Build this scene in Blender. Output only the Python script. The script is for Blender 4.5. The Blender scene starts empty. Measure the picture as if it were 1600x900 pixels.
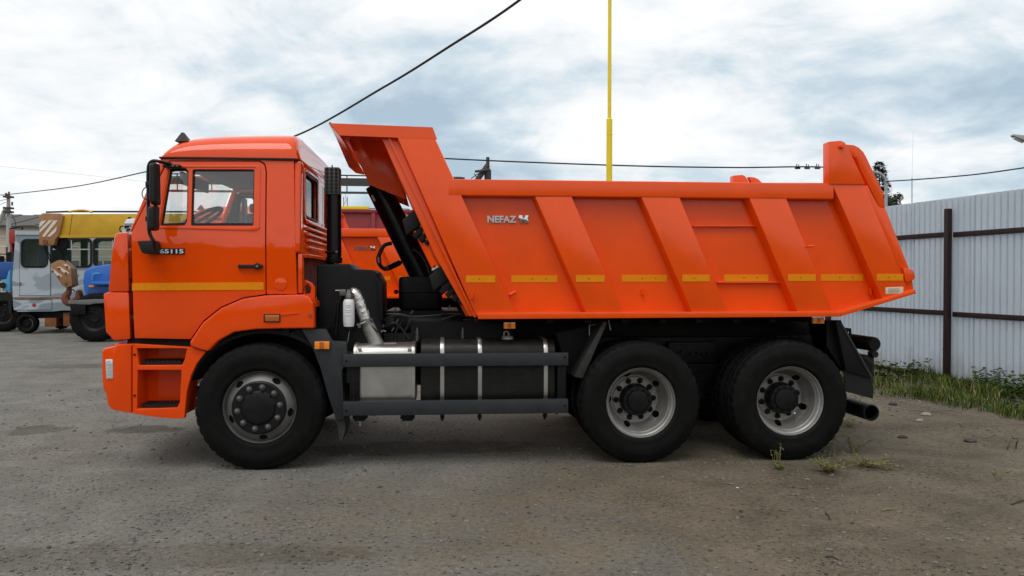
import bpy, bmesh, math, random
from mathutils import Vector, Matrix, noise as mnoise
from mathutils.geometry import tessellate_polygon
random.seed(7)
PI = math.pi
scene = bpy.context.scene
COL = scene.collection

# ------------------------------------------------------------------ camera
CAM = Vector((1.5143, -6.6828, 1.5822))
YAW, PITCH, ROLL, FPX = 0.0842, -0.0124, 0.0014, 1250.0
Fv = Vector((math.sin(YAW) * math.cos(PITCH), math.cos(YAW) * math.cos(PITCH), math.sin(PITCH)))
Rv = Vector((math.cos(YAW), -math.sin(YAW), 0))
Uv = Rv.cross(Fv)
R2 = Rv * math.cos(ROLL) + Uv * math.sin(ROLL)
U2 = Uv * math.cos(ROLL) - Rv * math.sin(ROLL)
cd = bpy.data.cameras.new('camera')
cam = bpy.data.objects.new('camera', cd)
COL.objects.link(cam)
m = Matrix((R2, U2, -Fv)).transposed().to_4x4()
m.translation = CAM
cam.matrix_world = m
cd.sensor_width = 36.0
cd.lens = 36.0 * FPX / 1600.0
cd.clip_start = 0.05
cd.clip_end = 5000
scene.camera = cam

# ------------------------------------------------------------------ sky, sun, exposure
SUN_DIR = Vector((-0.22, -0.42, 0.88)).normalized()      # towards the sun, high behind the photographer
world = bpy.data.worlds.new('World')
scene.world = world
world.use_nodes = True
nt = world.node_tree
nt.nodes.clear()
def N(t, typ, **kw):
    n = t.nodes.new(typ)
    for k, v in kw.items():
        setattr(n, k, v)
    return n
def L(t, a, b):
    t.links.new(a, b)
def math_n(t, op, a, b=None, clamp=False):
    n = N(t, 'ShaderNodeMath', operation=op, use_clamp=clamp)
    for i, v in enumerate((a, b)):
        if v is None:
            continue
        if isinstance(v, (int, float)):
            n.inputs[i].default_value = v
        else:
            L(t, v, n.inputs[i])
    return n.outputs[0]
def ramp(t, fac, stops):
    n = N(t, 'ShaderNodeValToRGB')
    e = n.color_ramp.elements
    while len(e) < len(stops):
        e.new(0.5)
    for i, (p, c) in enumerate(stops):
        e[i].position = p
        e[i].color = tuple(c) + (1,) if len(c) == 3 else c
    L(t, fac, n.inputs[0])
    return n.outputs[0]
out = N(nt, 'ShaderNodeOutputWorld')
sky = N(nt, 'ShaderNodeTexSky', sky_type='NISHITA')
sky.sun_disc = False
sky.sun_elevation = math.asin(SUN_DIR.z)
sky.sun_rotation = math.atan2(SUN_DIR.x, SUN_DIR.y)
bg1 = N(nt, 'ShaderNodeBackground')
bg1.inputs[1].default_value = 0.12
L(nt, sky.outputs[0], bg1.inputs[0])
tc = N(nt, 'ShaderNodeTexCoord')
sp = N(nt, 'ShaderNodeSeparateXYZ')
L(nt, tc.outputs['Generated'], sp.inputs[0])
dz = math_n(nt, 'ADD', math_n(nt, 'MAXIMUM', sp.outputs[2], 0.0), 0.30)
cb = N(nt, 'ShaderNodeCombineXYZ')
L(nt, math_n(nt, 'DIVIDE', sp.outputs[0], dz), cb.inputs[0])
L(nt, math_n(nt, 'DIVIDE', sp.outputs[1], dz), cb.inputs[1])
def noise_n(t, vec, scale, detail=6, rough=0.55, dist=0.0, dim='3D'):
    n = N(t, 'ShaderNodeTexNoise')
    n.inputs['Scale'].default_value = scale
    n.inputs['Detail'].default_value = detail
    n.inputs['Roughness'].default_value = rough
    n.inputs['Distortion'].default_value = dist
    if vec is not None:
        L(t, vec, n.inputs['Vector'])
    return n.outputs['Fac']
mp = N(nt, 'ShaderNodeMapping')
mp.inputs['Location'].default_value = (31.33, 56.82, 0.4)
L(nt, cb.outputs[0], mp.inputs[0])
n1 = noise_n(nt, mp.outputs[0], 0.95, 9, 0.52, 0.35)
n2 = noise_n(nt, mp.outputs[0], 3.4, 9, 0.6, 0.35)
mix = math_n(nt, 'ADD', math_n(nt, 'MULTIPLY', n1, 0.68), math_n(nt, 'MULTIPLY', n2, 0.32))
ccol = ramp(nt, mix, [(0.35, (0.48, 0.60, 0.69)), (0.415, (0.67, 0.78, 0.85)), (0.475, (0.93, 0.96, 0.98)), (0.525, (1.07, 1.07, 1.07))])
bg2 = N(nt, 'ShaderNodeBackground')
bg2.inputs[1].default_value = 1.0
L(nt, ccol, bg2.inputs[0])
cover = ramp(nt, mix, [(0.34, (0.75,) * 3), (0.46, (0.97,) * 3)])
ms = N(nt, 'ShaderNodeMixShader')
L(nt, cover, ms.inputs[0])
L(nt, bg1.outputs[0], ms.inputs[1])
L(nt, bg2.outputs[0], ms.inputs[2])
L(nt, ms.outputs[0], out.inputs[0])

sl = bpy.data.lights.new('sun', 'SUN')
sl.energy = 1.3
sl.angle = math.radians(34)
sl.color = (1.0, 0.96, 0.9)
sun = bpy.data.objects.new('sun', sl)
COL.objects.link(sun)
sun.rotation_euler = SUN_DIR.to_track_quat('Z', 'Y').to_euler()
sun.location = (0, -5, 20)
vs = scene.view_settings
vs.view_transform = 'Standard'
vs.look = 'None'
vs.exposure = 0.0
vs.gamma = 1.0

# ------------------------------------------------------------------ pixel of the photograph -> point of the place
def ray(px, py):
    return (Fv + R2 * ((px - 800) / FPX) - U2 * ((py - 450) / FPX))
def W(px, py, y):
    d = ray(px, py)
    t = (y - CAM.y) / d.y
    return CAM + d * t
def G(px, py, z=0.0):
    d = ray(px, py)
    return CAM + d * ((z - CAM.z) / d.z)
def At(px, py, depth):
    return CAM + ray(px, py) * depth
def PX(pts, y):
    r = []
    for p in pts:
        q = W(p[0], p[1], y)
        r.append((q.x, q.z))
    return r

# ------------------------------------------------------------------ materials
MATS = {}
def mat(name, col, rough=0.5, metal=0.0, coat=0.0, var=0.0, vscale=6.0, bump=0.0, bscale=60.0, dust=None, dust_lo=0.5, spec=0.5, coat_rough=0.05):
    mt = bpy.data.materials.new(name)
    mt.use_nodes = True
    t = mt.node_tree
    b = t.nodes['Principled BSDF']
    b.inputs['Base Color'].default_value = (*col, 1)
    b.inputs['Roughness'].default_value = rough
    b.inputs['Metallic'].default_value = metal
    b.inputs['Coat Weight'].default_value = coat
    b.inputs['Coat Roughness'].default_value = coat_rough
    b.inputs['Specular IOR Level'].default_value = spec
    co = N(t, 'ShaderNodeTexCoord').outputs['Object']
    c = None
    if var:
        f = noise_n(t, co, vscale, 6, 0.6, 0.2)
        lo = tuple(x * (1 - var) for x in col)
        hi = tuple(min(1, x * (1 + var)) for x in col)
        c = ramp(t, f, [(0.3, lo), (0.7, hi)])
        L(t, c, b.inputs['Base Color'])
        r = N(t, 'ShaderNodeMapRange')
        r.inputs[1].default_value = 0.3; r.inputs[2].default_value = 0.7
        r.inputs[3].default_value = max(0, rough - 0.12 * var * 4); r.inputs[4].default_value = min(1, rough + 0.12 * var * 4)
        L(t, f, r.inputs[0]); L(t, r.outputs[0], b.inputs['Roughness'])
    if dust:
        f2 = noise_n(t, co, 9, 8, 0.7, 0.4)
        mx = N(t, 'ShaderNodeMix', data_type='RGBA')
        fac = ramp(t, f2, [(dust_lo, (0, 0, 0)), (dust_lo + 0.22, (0.75,) * 3)])
        L(t, fac, mx.inputs[0])
        if c is not None:
            L(t, c, mx.inputs[6])
        else:
            mx.inputs[6].default_value = (*col, 1)
        mx.inputs[7].default_value = (*dust, 1)
        L(t, mx.outputs[2], b.inputs['Base Color'])
    if bump:
        bn = N(t, 'ShaderNodeBump')
        bn.inputs['Strength'].default_value = bump
        bn.inputs['Distance'].default_value = 0.01
        L(t, noise_n(t, co, bscale, 4, 0.6), bn.inputs['Height'])
        L(t, bn.outputs[0], b.inputs['Normal'])
    MATS[name] = mt
    return mt
def glass_mat(name, tint, refl=0.12, rough=0.0):
    mt = bpy.data.materials.new(name)
    mt.use_nodes = True
    t = mt.node_tree
    t.nodes.clear()
    o = N(t, 'ShaderNodeOutputMaterial')
    tr = N(t, 'ShaderNodeBsdfTransparent'); tr.inputs[0].default_value = (*tint, 1)
    gl = N(t, 'ShaderNodeBsdfGlossy'); gl.inputs['Roughness'].default_value = rough
    lw = N(t, 'ShaderNodeLayerWeight'); lw.inputs[0].default_value = 0.5
    fr_out = math_n(t, 'MULTIPLY', math_n(t, 'POWER', lw.outputs['Facing'], 4.0), 0.55)
    mx = N(t, 'ShaderNodeMixShader')
    L(t, math_n(t, 'ADD', fr_out, refl, True), mx.inputs[0])
    L(t, tr.outputs[0], mx.inputs[1]); L(t, gl.outputs[0], mx.inputs[2])
    L(t, mx.outputs[0], o.inputs[0])
    MATS[name] = mt
    return mt
DUST = (0.16, 0.14, 0.115)
mat('cab_orange', (0.75, 0.064, 0.0015), 0.40, coat=1.0, var=0.04, vscale=3, bump=0.11, bscale=3.5, spec=0.0, coat_rough=0.04)
mat('body_orange', (0.80, 0.076, 0.0015), 0.45, coat=0.85, var=0.06, vscale=4, bump=0.10, bscale=4, coat_rough=0.20, spec=0.0)
mat('orange_plastic', (0.78, 0.066, 0.0012), 0.45, coat=0.8, var=0.05, vscale=6, bump=0.03, bscale=12, coat_rough=0.12, spec=0.0)
mat('black_plastic', (0.008, 0.008, 0.009), 0.5, var=0.15, bump=0.1, bscale=220, spec=0.3)
mat('black_steel', (0.0045, 0.0045, 0.005), 0.5, var=0.2, vscale=9, dust=(0.018, 0.016, 0.014), dust_lo=0.56, spec=0.2)
mat('tank_grey', (0.0085, 0.0085, 0.0078), 0.5, var=0.25, vscale=5, dust=(0.022, 0.020, 0.017), dust_lo=0.5, spec=0.25)
mat('satin_black', (0.004, 0.004, 0.0045), 0.28, var=0.1, spec=0.3)
mat('guard_steel', (0.013, 0.0155, 0.019), 0.5, var=0.15, vscale=8, dust=(0.035, 0.034, 0.032), dust_lo=0.55)
mat('rubber', (0.0042, 0.0043, 0.0042), 0.68, var=0.2, vscale=10, dust=(0.012, 0.011, 0.0095), dust_lo=0.50, bump=0.15, bscale=120, spec=0.12)
mat('mud_rubber', (0.018, 0.018, 0.018), 0.7, var=0.2, dust=(0.05, 0.045, 0.04), dust_lo=0.5)
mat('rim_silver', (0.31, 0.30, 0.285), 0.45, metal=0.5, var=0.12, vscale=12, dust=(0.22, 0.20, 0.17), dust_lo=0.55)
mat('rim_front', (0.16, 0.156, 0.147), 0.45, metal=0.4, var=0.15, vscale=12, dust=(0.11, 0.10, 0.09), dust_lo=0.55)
mat('grille_grey', (0.055, 0.055, 0.057), 0.45)
mat('rim_edge', (0.6, 0.6, 0.6), 0.3, metal=0.9)
mat('hub_black', (0.006, 0.006, 0.007), 0.42, var=0.2, vscale=14, dust=(0.018, 0.017, 0.016), dust_lo=0.56, spec=0.25)
mat('chrome', (0.55, 0.55, 0.56), 0.16, metal=1.0)
mat('nut_steel', (0.17, 0.165, 0.16), 0.38, metal=0.9)
mat('polished_steel', (0.50, 0.485, 0.46), 0.36, metal=0.9, var=0.12, vscale=5, bump=0.12, bscale=14)
mat('dull_steel', (0.36, 0.35, 0.33), 0.5, metal=0.75, var=0.2, vscale=10)
mat('foil', (0.62, 0.60, 0.58), 0.22, metal=1.0, bump=0.9, bscale=28)
mat('white_paint', (0.72, 0.74, 0.75), 0.4, var=0.04)
mat('tape_yellow', (0.72, 0.235, 0.002), 0.45, var=0.08, vscale=40, spec=0.15)
mat('amber_lens', (0.85, 0.25, 0.01), 0.25, coat=0.8)
mat('amber_dark', (0.42, 0.10, 0.006), 0.3, coat=0.6)
mat('lens_clear', (0.62, 0.64, 0.66), 0.12, coat=1.0, metal=0.3)
mat('seat_cloth', (0.06, 0.06, 0.068), 0.85, var=0.2, vscale=20)
mat('interior_grey', (0.26, 0.26, 0.265), 0.7, var=0.1)
mat('label_cream', (0.62, 0.56, 0.42), 0.5)
mat('print_dark', (0.05, 0.05, 0.05), 0.6)
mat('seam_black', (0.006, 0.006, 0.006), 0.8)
glass_mat('cab_glass', (0.96, 0.98, 0.98), 0.06)
glass_mat('rear_glass', (0.30, 0.33, 0.33), 0.10)
glass_mat('bus_glass', (0.72, 0.78, 0.78), 0.08)

# ------------------------------------------------------------------ mesh helpers
def bevel(bm, w, seg=2, ang=0.5):
    if w <= 0:
        return bm
    bm.normal_update()
    ed = [e for e in bm.edges if len(e.link_faces) == 2 and e.calc_face_angle() > ang]
    bmesh.ops.bevel(bm, geom=ed, offset=w, segments=seg, profile=0.6, affect='EDGES', clamp_overlap=True)
    return bm
def box(x0, x1, y0, y1, z0, z1, bev=0.0, seg=2):
    bm = bmesh.new()
    v = [bm.verts.new((x, y, z)) for x in (x0, x1) for y in (y0, y1) for z in (z0, z1)]
    for f in ((0, 1, 3, 2), (4, 6, 7, 5), (0, 4, 5, 1), (2, 3, 7, 6), (0, 2, 6, 4), (1, 5, 7, 3)):
        bm.faces.new([v[i] for i in f])
    bmesh.ops.recalc_face_normals(bm, faces=bm.faces[:])
    return bevel(bm, bev, seg)
def prism(pts, y0, y1, holes=(), bev=0.0, seg=2, axis='y', front=None):
    """polygon in (x,z) (or (y,z) for axis x, (x,y) for axis z) pushed along the axis; front: optional second outline for a tapered solid"""
    bm = bmesh.new()
    loops = [list(pts)] + [list(h) for h in holes]
    def mk(p, d):
        if axis == 'y': return (p[0], d, p[1])
        if axis == 'x': return (d, p[0], p[1])
        return (p[0], p[1], d)
    A, B = [], []
    for li, lp in enumerate(loops):
        src = front if (front is not None and li == 0) else lp
        A.append([bm.verts.new(mk(p, y0)) for p in src])
        B.append([bm.verts.new(mk(p, y1)) for p in lp])
    if len(loops) == 1:
        bm.faces.new(A[0]); bm.faces.new(B[0][::-1])
    else:
        tri = tessellate_polygon([[Vector((p[0], p[1], 0)) for p in lp] for lp in loops])
        fa = [v for l in A for v in l]; fb = [v for l in B for v in l]
        for t in tri:
            try:
                bm.faces.new([fa[i] for i in t]); bm.faces.new([fb[i] for i in t[::-1]])
            except ValueError:
                pass
    for a, b in zip(A, B):
        n = len(a)
        for i in range(n):
            bm.faces.new((a[i], a[(i + 1) % n], b[(i + 1) % n], b[i]))
    bmesh.ops.recalc_face_normals(bm, faces=bm.faces[:])
    return bevel(bm, bev, seg)
def spline(pts, n=8):
    P = [Vector(p) for p in pts]
    r = []
    for i in range(len(P) - 1):
        p0 = P[max(i - 1, 0)]; p1 = P[i]; p2 = P[i + 1]; p3 = P[min(i + 2, len(P) - 1)]
        for k in range(n):
            t = k / n
            r.append(0.5 * ((2 * p1) + (p2 - p0) * t + (2 * p0 - 5 * p1 + 4 * p2 - p3) * t * t + (3 * p1 - p0 - 3 * p2 + p3) * t ** 3))
    r.append(P[-1])
    return r
def tube(path, r, seg=10, caps=True, radii=None):
    P = [Vector(p) for p in path]
    bm = bmesh.new()
    rings = []
    up = None
    for i, p in enumerate(P):
        d = (P[min(i + 1, len(P) - 1)] - P[max(i - 1, 0)]).normalized()
        if up is None:
            up = Vector((0, 0, 1)) if abs(d.z) < 0.9 else Vector((0, 1, 0))
        a = d.cross(up).normalized(); b = a.cross(d).normalized(); up = b
        rr = radii[i] if radii else r
        rings.append([bm.verts.new(p + a * (rr * math.cos(2 * PI * k / seg)) + b * (rr * math.sin(2 * PI * k / seg))) for k in range(seg)])
    for i in range(len(rings) - 1):
        for k in range(seg):
            bm.faces.new((rings[i][k], rings[i][(k + 1) % seg], rings[i + 1][(k + 1) % seg], rings[i + 1][k]))
    if caps:
        bm.faces.new(rings[0][::-1]); bm.faces.new(rings[-1])
    bmesh.ops.recalc_face_normals(bm, faces=bm.faces[:])
    return bm
def lathe(prof, cx, cz, seg=48, axis='y', closed=False, mod=None, cut=None, base=0.0):
    """profile of (along axis, radius) spun about an axis through (cx, cz); axis z uses (cx, cz) as (x, y)"""
    bm = bmesh.new()
    R = []
    for i, (a, r) in enumerate(prof):
        ring = []
        for k in range(seg):
            th = 2 * PI * k / seg
            rr = r + (mod(i, k) if mod else 0)
            if axis == 'y': co = (cx + rr * math.cos(th), a, cz + rr * math.sin(th))
            elif axis == 'z': co = (cx + rr * math.cos(th), cz + rr * math.sin(th), a)
            else: co = (a, cx + rr * math.cos(th), cz + rr * math.sin(th))
            ring.append(bm.verts.new(co))
        R.append(ring)
    n = len(R)
    for i in range(n if closed else n - 1):
        j = (i + 1) % n
        for k in range(seg):
            if cut and cut(0.5 * (prof[i][1] + prof[j][1]), 2 * PI * (k + 0.5) / seg):
                continue
            bm.faces.new((R[i][k], R[i][(k + 1) % seg], R[j][(k + 1) % seg], R[j][k]))
    if not closed:
        for ring, rr in ((R[0], prof[0][1]), (R[-1], prof[-1][1])):
            if rr > 1e-6 and rr < base:
                bm.faces.new(ring)
    bmesh.ops.remove_doubles(bm, verts=bm.verts[:], dist=1e-5)
    bmesh.ops.recalc_face_normals(bm, faces=bm.faces[:])
    return bm
def disc(cx, cz, y0, y1, r, seg=24, bev=0.0):
    return prism([(cx + r * math.cos(2 * PI * k / seg), cz + r * math.sin(2 * PI * k / seg)) for k in range(seg)], y0, y1, bev=bev)
def join(*bms):
    o = bmesh.new()
    for b in bms:
        me = bpy.data.meshes.new('tmp'); b.to_mesh(me); b.free()
        o.from_mesh(me); bpy.data.meshes.remove(me)
    return o
def slices(bm, axis, vals):
    no = {'x': (1, 0, 0), 'y': (0, 1, 0), 'z': (0, 0, 1)}[axis]
    for v in vals:
        co = tuple(v * c for c in no)
        bmesh.ops.bisect_plane(bm, geom=bm.verts[:] + bm.edges[:] + bm.faces[:], plane_co=co, plane_no=no)
    return bm
def frange(a, b, s):
    r = []
    while a < b:
        r.append(a); a += s
    return r
def mirror_y(bm, total=2.5):
    for v in bm.verts:
        v.co.y = total - v.co.y
    bmesh.ops.reverse_faces(bm, faces=bm.faces[:])
    return bm
def root_loc(o):
    while o.parent:
        o = o.parent
    return o.location.copy()
def obj(name, bm, material, parent=None, ang=35, smooth=True, loc=None):
    me = bpy.data.meshes.new(name)
    off = root_loc(parent) if parent else (Vector(loc) if loc is not None else None)
    if off is not None:
        for v in bm.verts:
            v.co -= off
    bm.to_mesh(me); bm.free()
    if smooth:
        me.polygons.foreach_set('use_smooth', [True] * len(me.polygons))
        me.set_sharp_from_angle(angle=math.radians(ang))
    me.materials.append(MATS[material] if isinstance(material, str) else material)
    o = bpy.data.objects.new(name, me)
    COL.objects.link(o)
    if parent:
        o.parent = parent
    elif loc is not None:
        o.location = loc
    return o
def thing(name, label, cat, loc=(0, 0, 0), group=None):
    o = bpy.data.objects.new(name, None)
    o.empty_display_size = 0.3
    COL.objects.link(o)
    o.location = loc
    return tag(o, label, cat, group)
def tag(o, label=None, cat=None, group=None, kind=None):
    if label: o['label'] = label
    if cat: o['category'] = cat
    if group: o['group'] = group
    if kind: o['kind'] = kind
    return o
def copy_tree(o, parent=None):
    c = o.copy(); COL.objects.link(c); c.parent = parent
    for ch in o.children[:]:
        copy_tree(ch, c)
    return c
def text_bm(body, x0, x1, z0, z1, y0, y1, bold=0.0, shear=0.0):
    cu = bpy.data.curves.new('txt', 'FONT')
    cu.body = body; cu.extrude = 0.05; cu.offset = bold; cu.shear = shear
    o = bpy.data.objects.new('txt', cu); COL.objects.link(o)
    bpy.context.view_layer.update()
    me = bpy.data.meshes.new_from_object(o.evaluated_get(bpy.context.evaluated_depsgraph_get()))
    bm = bmesh.new(); bm.from_mesh(me)
    bpy.data.objects.remove(o); bpy.data.curves.remove(cu); bpy.data.meshes.remove(me)
    xs = [v.co.x for v in bm.verts]; ys = [v.co.y for v in bm.verts]
    a, b, c, d = min(xs), max(xs), min(ys), max(ys)
    for v in bm.verts:
        x, yv, zv = v.co
        v.co = (x0 + (x - a) / (b - a) * (x1 - x0), y0 if zv > 0 else y1, z0 + (yv - c) / (d - c) * (z1 - z0))
    bmesh.ops.recalc_face_normals(bm, faces=bm.faces[:])
    return bm
def bridge(*loops, cap=True):
    """skin between point loops of equal length"""
    bm = bmesh.new()
    R = [[bm.verts.new(p) for p in l] for l in loops]
    n = len(R[0])
    for a, b in zip(R, R[1:]):
        for i in range(n):
            bm.faces.new((a[i], a[(i + 1) % n], b[(i + 1) % n], b[i]))
    if cap:
        bm.faces.new(R[0][::-1]); bm.faces.new(R[-1])
    bmesh.ops.recalc_face_normals(bm, faces=bm.faces[:])
    return bm

# ------------------------------------------------------------------ the dump truck (built once, copied for the one behind)
BW = 2.5                                        # overall width; near side at y = 0
truck = thing('dump_truck', 'orange three-axle dump truck parked broadside in the foreground, nearest vehicle', 'truck', (0, 0, 0), 'orange dump trucks')
YC = 0.05                                       # plane of the cab's side
def wx(px, py=400, y=YC): return W(px, py, y).x
def wz(py, px=400, y=YC): return W(px, py, y).z
XF = wx(232, 450)
def cabdef(bm):
    """gentle barrel and corner curvature of the cab's skin"""
    for v in bm.verts:
        x, y, z = v.co
        off = 0.0
        if z > 1.9: off += 0.085 * (z - 1.9) + 0.05 * max(0, z - 2.35) ** 1.5
        if z < 1.45: off += 0.10 * (1.45 - z) ** 2
        if x < XF: off += 0.55 * (XF - x) ** 2
        k = min(1.0, abs(y - BW / 2) / (BW / 2))
        v.co.y += off * k if y < BW / 2 else -off * k
    return bm
def cabskin(bm):
    slices(bm, 'z', frange(1.0, 2.7, 0.08)); slices(bm, 'x', frange(-1.3, 0.5, 0.12))
    return cabdef(bm)

shell_pts = PX([(247, 246), (457, 246), (464, 460), (416.5, 459.5), (414.7, 266), (412, 255), (404, 249.3), (262, 249.3), (255, 254), (204, 362), (201.5, 362)], YC)
door_pts = PX([(204.5, 363.5), (257, 256), (263, 251), (403, 251), (410.5, 256), (413, 266), (415, 459.5), (380, 464.5), (345, 479.5), (317, 501.5), (297, 530), (209, 528.5)], YC)
quarter = PX([(262.5, 263), (268, 261.5), (287, 261.5), (291.5, 266), (291.5, 345), (288, 352), (250.5, 352.5)], YC)
mainwin = PX([(298, 265), (300, 263.5), (393.5, 263.5), (395.5, 265), (395.5, 351), (394, 352.5), (299.5, 352.5), (298, 351)], YC)
def inset(pts, d):
    n = len(pts); cx = sum(p[0] for p in pts) / n; cz = sum(p[1] for p in pts) / n
    r = []
    for p in pts:
        v = Vector((p[0] - cx, p[1] - cz)); l = v.length
        q = v * ((l - d) / l); r.append((cx + q.x, cz + q.y))
    return r
cab = None
doors = []
for side in (0, 1):
    fl = (lambda b: mirror_y(b)) if side else (lambda b: b)
    s = obj('cab_side', fl(cabskin(prism(shell_pts, YC, YC + 0.045, bev=0.006))), 'cab_orange', truck)
    # dark lining behind the skin closes the seams
    lin = PX([(212, 362), (256, 256), (460, 252), (462, 456), (415, 456), (380, 462), (345, 478), (300, 526), (212, 524)], YC)
    obj('inner_panel', fl(cabskin(prism(lin, YC + 0.05, YC + 0.07, holes=[inset(quarter, -0.012), inset(mainwin, -0.012)]))), 'seam_black', s)
    d = obj('door', fl(cabskin(prism(door_pts, YC - 0.002, YC + 0.045, holes=[quarter, mainwin], bev=0.007))), 'cab_orange', truck)
    doors.append(d)
    for w_, nm in ((quarter, 'quarter_window'), (mainwin, 'door_window')):
        obj(nm, fl(cabskin(prism(inset(w_, 0.004), YC + 0.030, YC + 0.034))), 'cab_glass', d)
        thick = 0.022 if nm == 'quarter_window' else 0.011
        obj('window_seal', fl(cabskin(prism(inset(w_, 0.002), YC + 0.012, YC + 0.038, holes=[inset(w_, thick)]))), 'black_plastic', d)
    # sill seal below the big pane
    q = PX([(299, 348.5), (395, 348.5), (395, 352.2), (299, 352.2)], YC)
    obj('window_sill_seal', fl(cabskin(prism(q, YC + 0.004, YC + 0.03))), 'black_plastic', d)
    # raised surround of the window
    ra = PX([(246, 356.5), (259, 257.5), (402, 257), (405, 261), (405.5, 357), (400, 361)], YC)
    rb = PX([(249, 354), (261, 260.2), (398, 260.2), (399.5, 264), (399.5, 353), (397, 355)], YC)
    obj('window_surround', fl(cabskin(prism(ra, YC - 0.009, YC + 0.002, holes=[rb], bev=0.004))), 'cab_orange', d)
    # handle
    hx0, hx1 = wx(373), wx(412)
    obj('handle_recess', fl(cabskin(prism(PX([(376, 411), (380, 407), (394, 407), (399, 411), (399, 424), (394, 427), (381, 427), (376, 423)], YC), YC - 0.0045, YC + 0.01))), 'seam_black' if False else 'orange_plastic', d)
    obj('door_handle', fl(cabdef(join(box(hx0, hx1, YC - 0.034, YC - 0.012, wz(419), wz(413.5), 0.008), disc(wx(403), wz(416), YC - 0.037, YC - 0.0, 0.026, 20, 0.004), box(hx0, hx0 + 0.03, YC - 0.02, YC + 0.01, wz(419), wz(413.5))))), 'black_plastic', d)
    obj('door_lock', fl(cabdef(disc(wx(403.3), wz(416), YC - 0.041, YC - 0.03, 0.010, 16))), 'chrome', d)
    obj('reflective_strip', fl(cabskin(prism(PX([(206, 442.5), (412, 441), (412, 452.8), (206, 454)], YC), YC - 0.0055, YC + 0.002))), 'tape_yellow', d)
    obj('pressed_disc', fl(cabdef(disc(wx(438.5, 444), wz(444, 438), YC - 0.006, YC + 0.01, 0.052, 32, 0.005))), 'cab_orange', s)
# badge with the model number on the near door
bp = PX([(248, 388), (289, 388), (289, 397.3), (248, 397.3)], YC)
badge = obj('model_plate', cabdef(prism(bp, YC - 0.012, YC, bev=0.003)), 'black_plastic', doors[0])
b0 = W(250.5, 396, YC); b1 = W(287.5, 389.5, YC)
obj('model_number', cabdef(text_bm('65115', b0.x, b1.x, b0.z, b1.z, YC - 0.017, YC - 0.011, bold=0.02)), 'white_paint', doors[0])
# front corner panels, front face, windscreen
fc = PX([(202.3, 362.8), (185, 363.5), (182, 368), (178, 388), (171.5, 456), (204.5, 456), (203, 400)], YC)
def frontcurve(bm):
    slices(bm, 'y', [0.1, 0.16, 0.24, 0.34, 0.5, 0.8, 1.25, 1.7, 2.0, 2.16, 2.26, 2.34, 2.4])
    for v in bm.verts:
        k = abs(v.co.y - BW / 2) / (BW / 2)
        v.co.x -= 0.10 * (1 - k ** 4) * (1 if v.co.x < -1.0 else 0.3)
    return bm
fp = obj('front_panel', frontcurve(prism(fc, YC + 0.018, BW - YC - 0.018, bev=0.018)), 'cab_orange', truck)
fl_ = PX([(204, 457), (172, 456.5), (164, 459.5), (168, 519), (181, 532), (206.5, 530)], YC)
obj('lower_front_panel', frontcurve(prism(fl_, YC + 0.012, BW - YC - 0.012, bev=0.015)), 'orange_plastic', truck)
wsp = [W(201.8, 361.5, YC), W(247, 246, YC)]
gx = bridge([(wsp[0].x - 0.005, 0.12, wsp[0].z), (wsp[1].x - 0.005, 0.20, wsp[1].z), (wsp[1].x - 0.005, BW - 0.20, wsp[1].z), (wsp[0].x - 0.005, BW - 0.12, wsp[0].z)],
            [(wsp[0].x, 0.12, wsp[0].z), (wsp[1].x, 0.20, wsp[1].z), (wsp[1].x, BW - 0.20, wsp[1].z), (wsp[0].x, BW - 0.12, wsp[0].z)])
obj('windscreen', gx, 'cab_glass', truck)
# roof cap
xs = [247, 249, 252, 257, 264, 276, 292, 315, 345, 380, 420, 445, 453, 458, 461, 463.5]
zt = [244.5, 238, 232, 226.5, 221.5, 217.5, 214.8, 213, 211.8, 211.3, 211.0, 211.2, 212.5, 217.5, 227, 244.5]
zl = wz(245.2)
y0 = 0.05 + 0.085 * (zl - 1.9)
bm = bmesh.new(); rows = []
for px, py in zip(xs, zt):
    X = wx(px, py); H = wz(py, px) - zl + 0.004
    row = []
    for j in range(25):
        t = -1 + 2 * j / 24
        t = math.copysign(1 - (1 - abs(t)) ** 2.6, t)
        s_ = (1 - abs(t) ** 9) ** (1 / 2.1) if abs(t) < 1 else 0
        ins = 0.0
        row.append(bm.verts.new((X, BW / 2 + t * (BW / 2 - y0 - 0.01), zl + H * (0.02 + 1.30 * s_))))
    rows.append(row)
for a, b in zip(rows, rows[1:]):
    for j in range(24):
        bm.faces.new((a[j], b[j], b[j + 1], a[j + 1]))
bm.faces.new(rows[0]); bm.faces.new(rows[-1][::-1])
bmesh.ops.recalc_face_normals(bm, faces=bm.faces[:])
roof = obj('cab_roof', bm, 'cab_orange', truck, ang=50)
obj('roof_drip_lip', box(wx(245.5, 246), wx(463, 246), y0 - 0.018, BW - y0 + 0.018, zl - 0.016, zl - 0.002, 0.004), 'seam_black', roof)
pl = W(287, 215, 0.26)
obj('roof_marker_lamp', bridge([(pl.x - .055, .20, pl.z - .04), (pl.x + .06, .20, pl.z - .04), (pl.x + .06, .32, pl.z - .04), (pl.x - .055, .32, pl.z - .04)],
    [(pl.x - .012, .24, pl.z + .04), (pl.x + .004, .24, pl.z + .04), (pl.x + .004, .28, pl.z + .04), (pl.x - .012, .28, pl.z + .04)]), 'black_plastic', roof)
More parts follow.
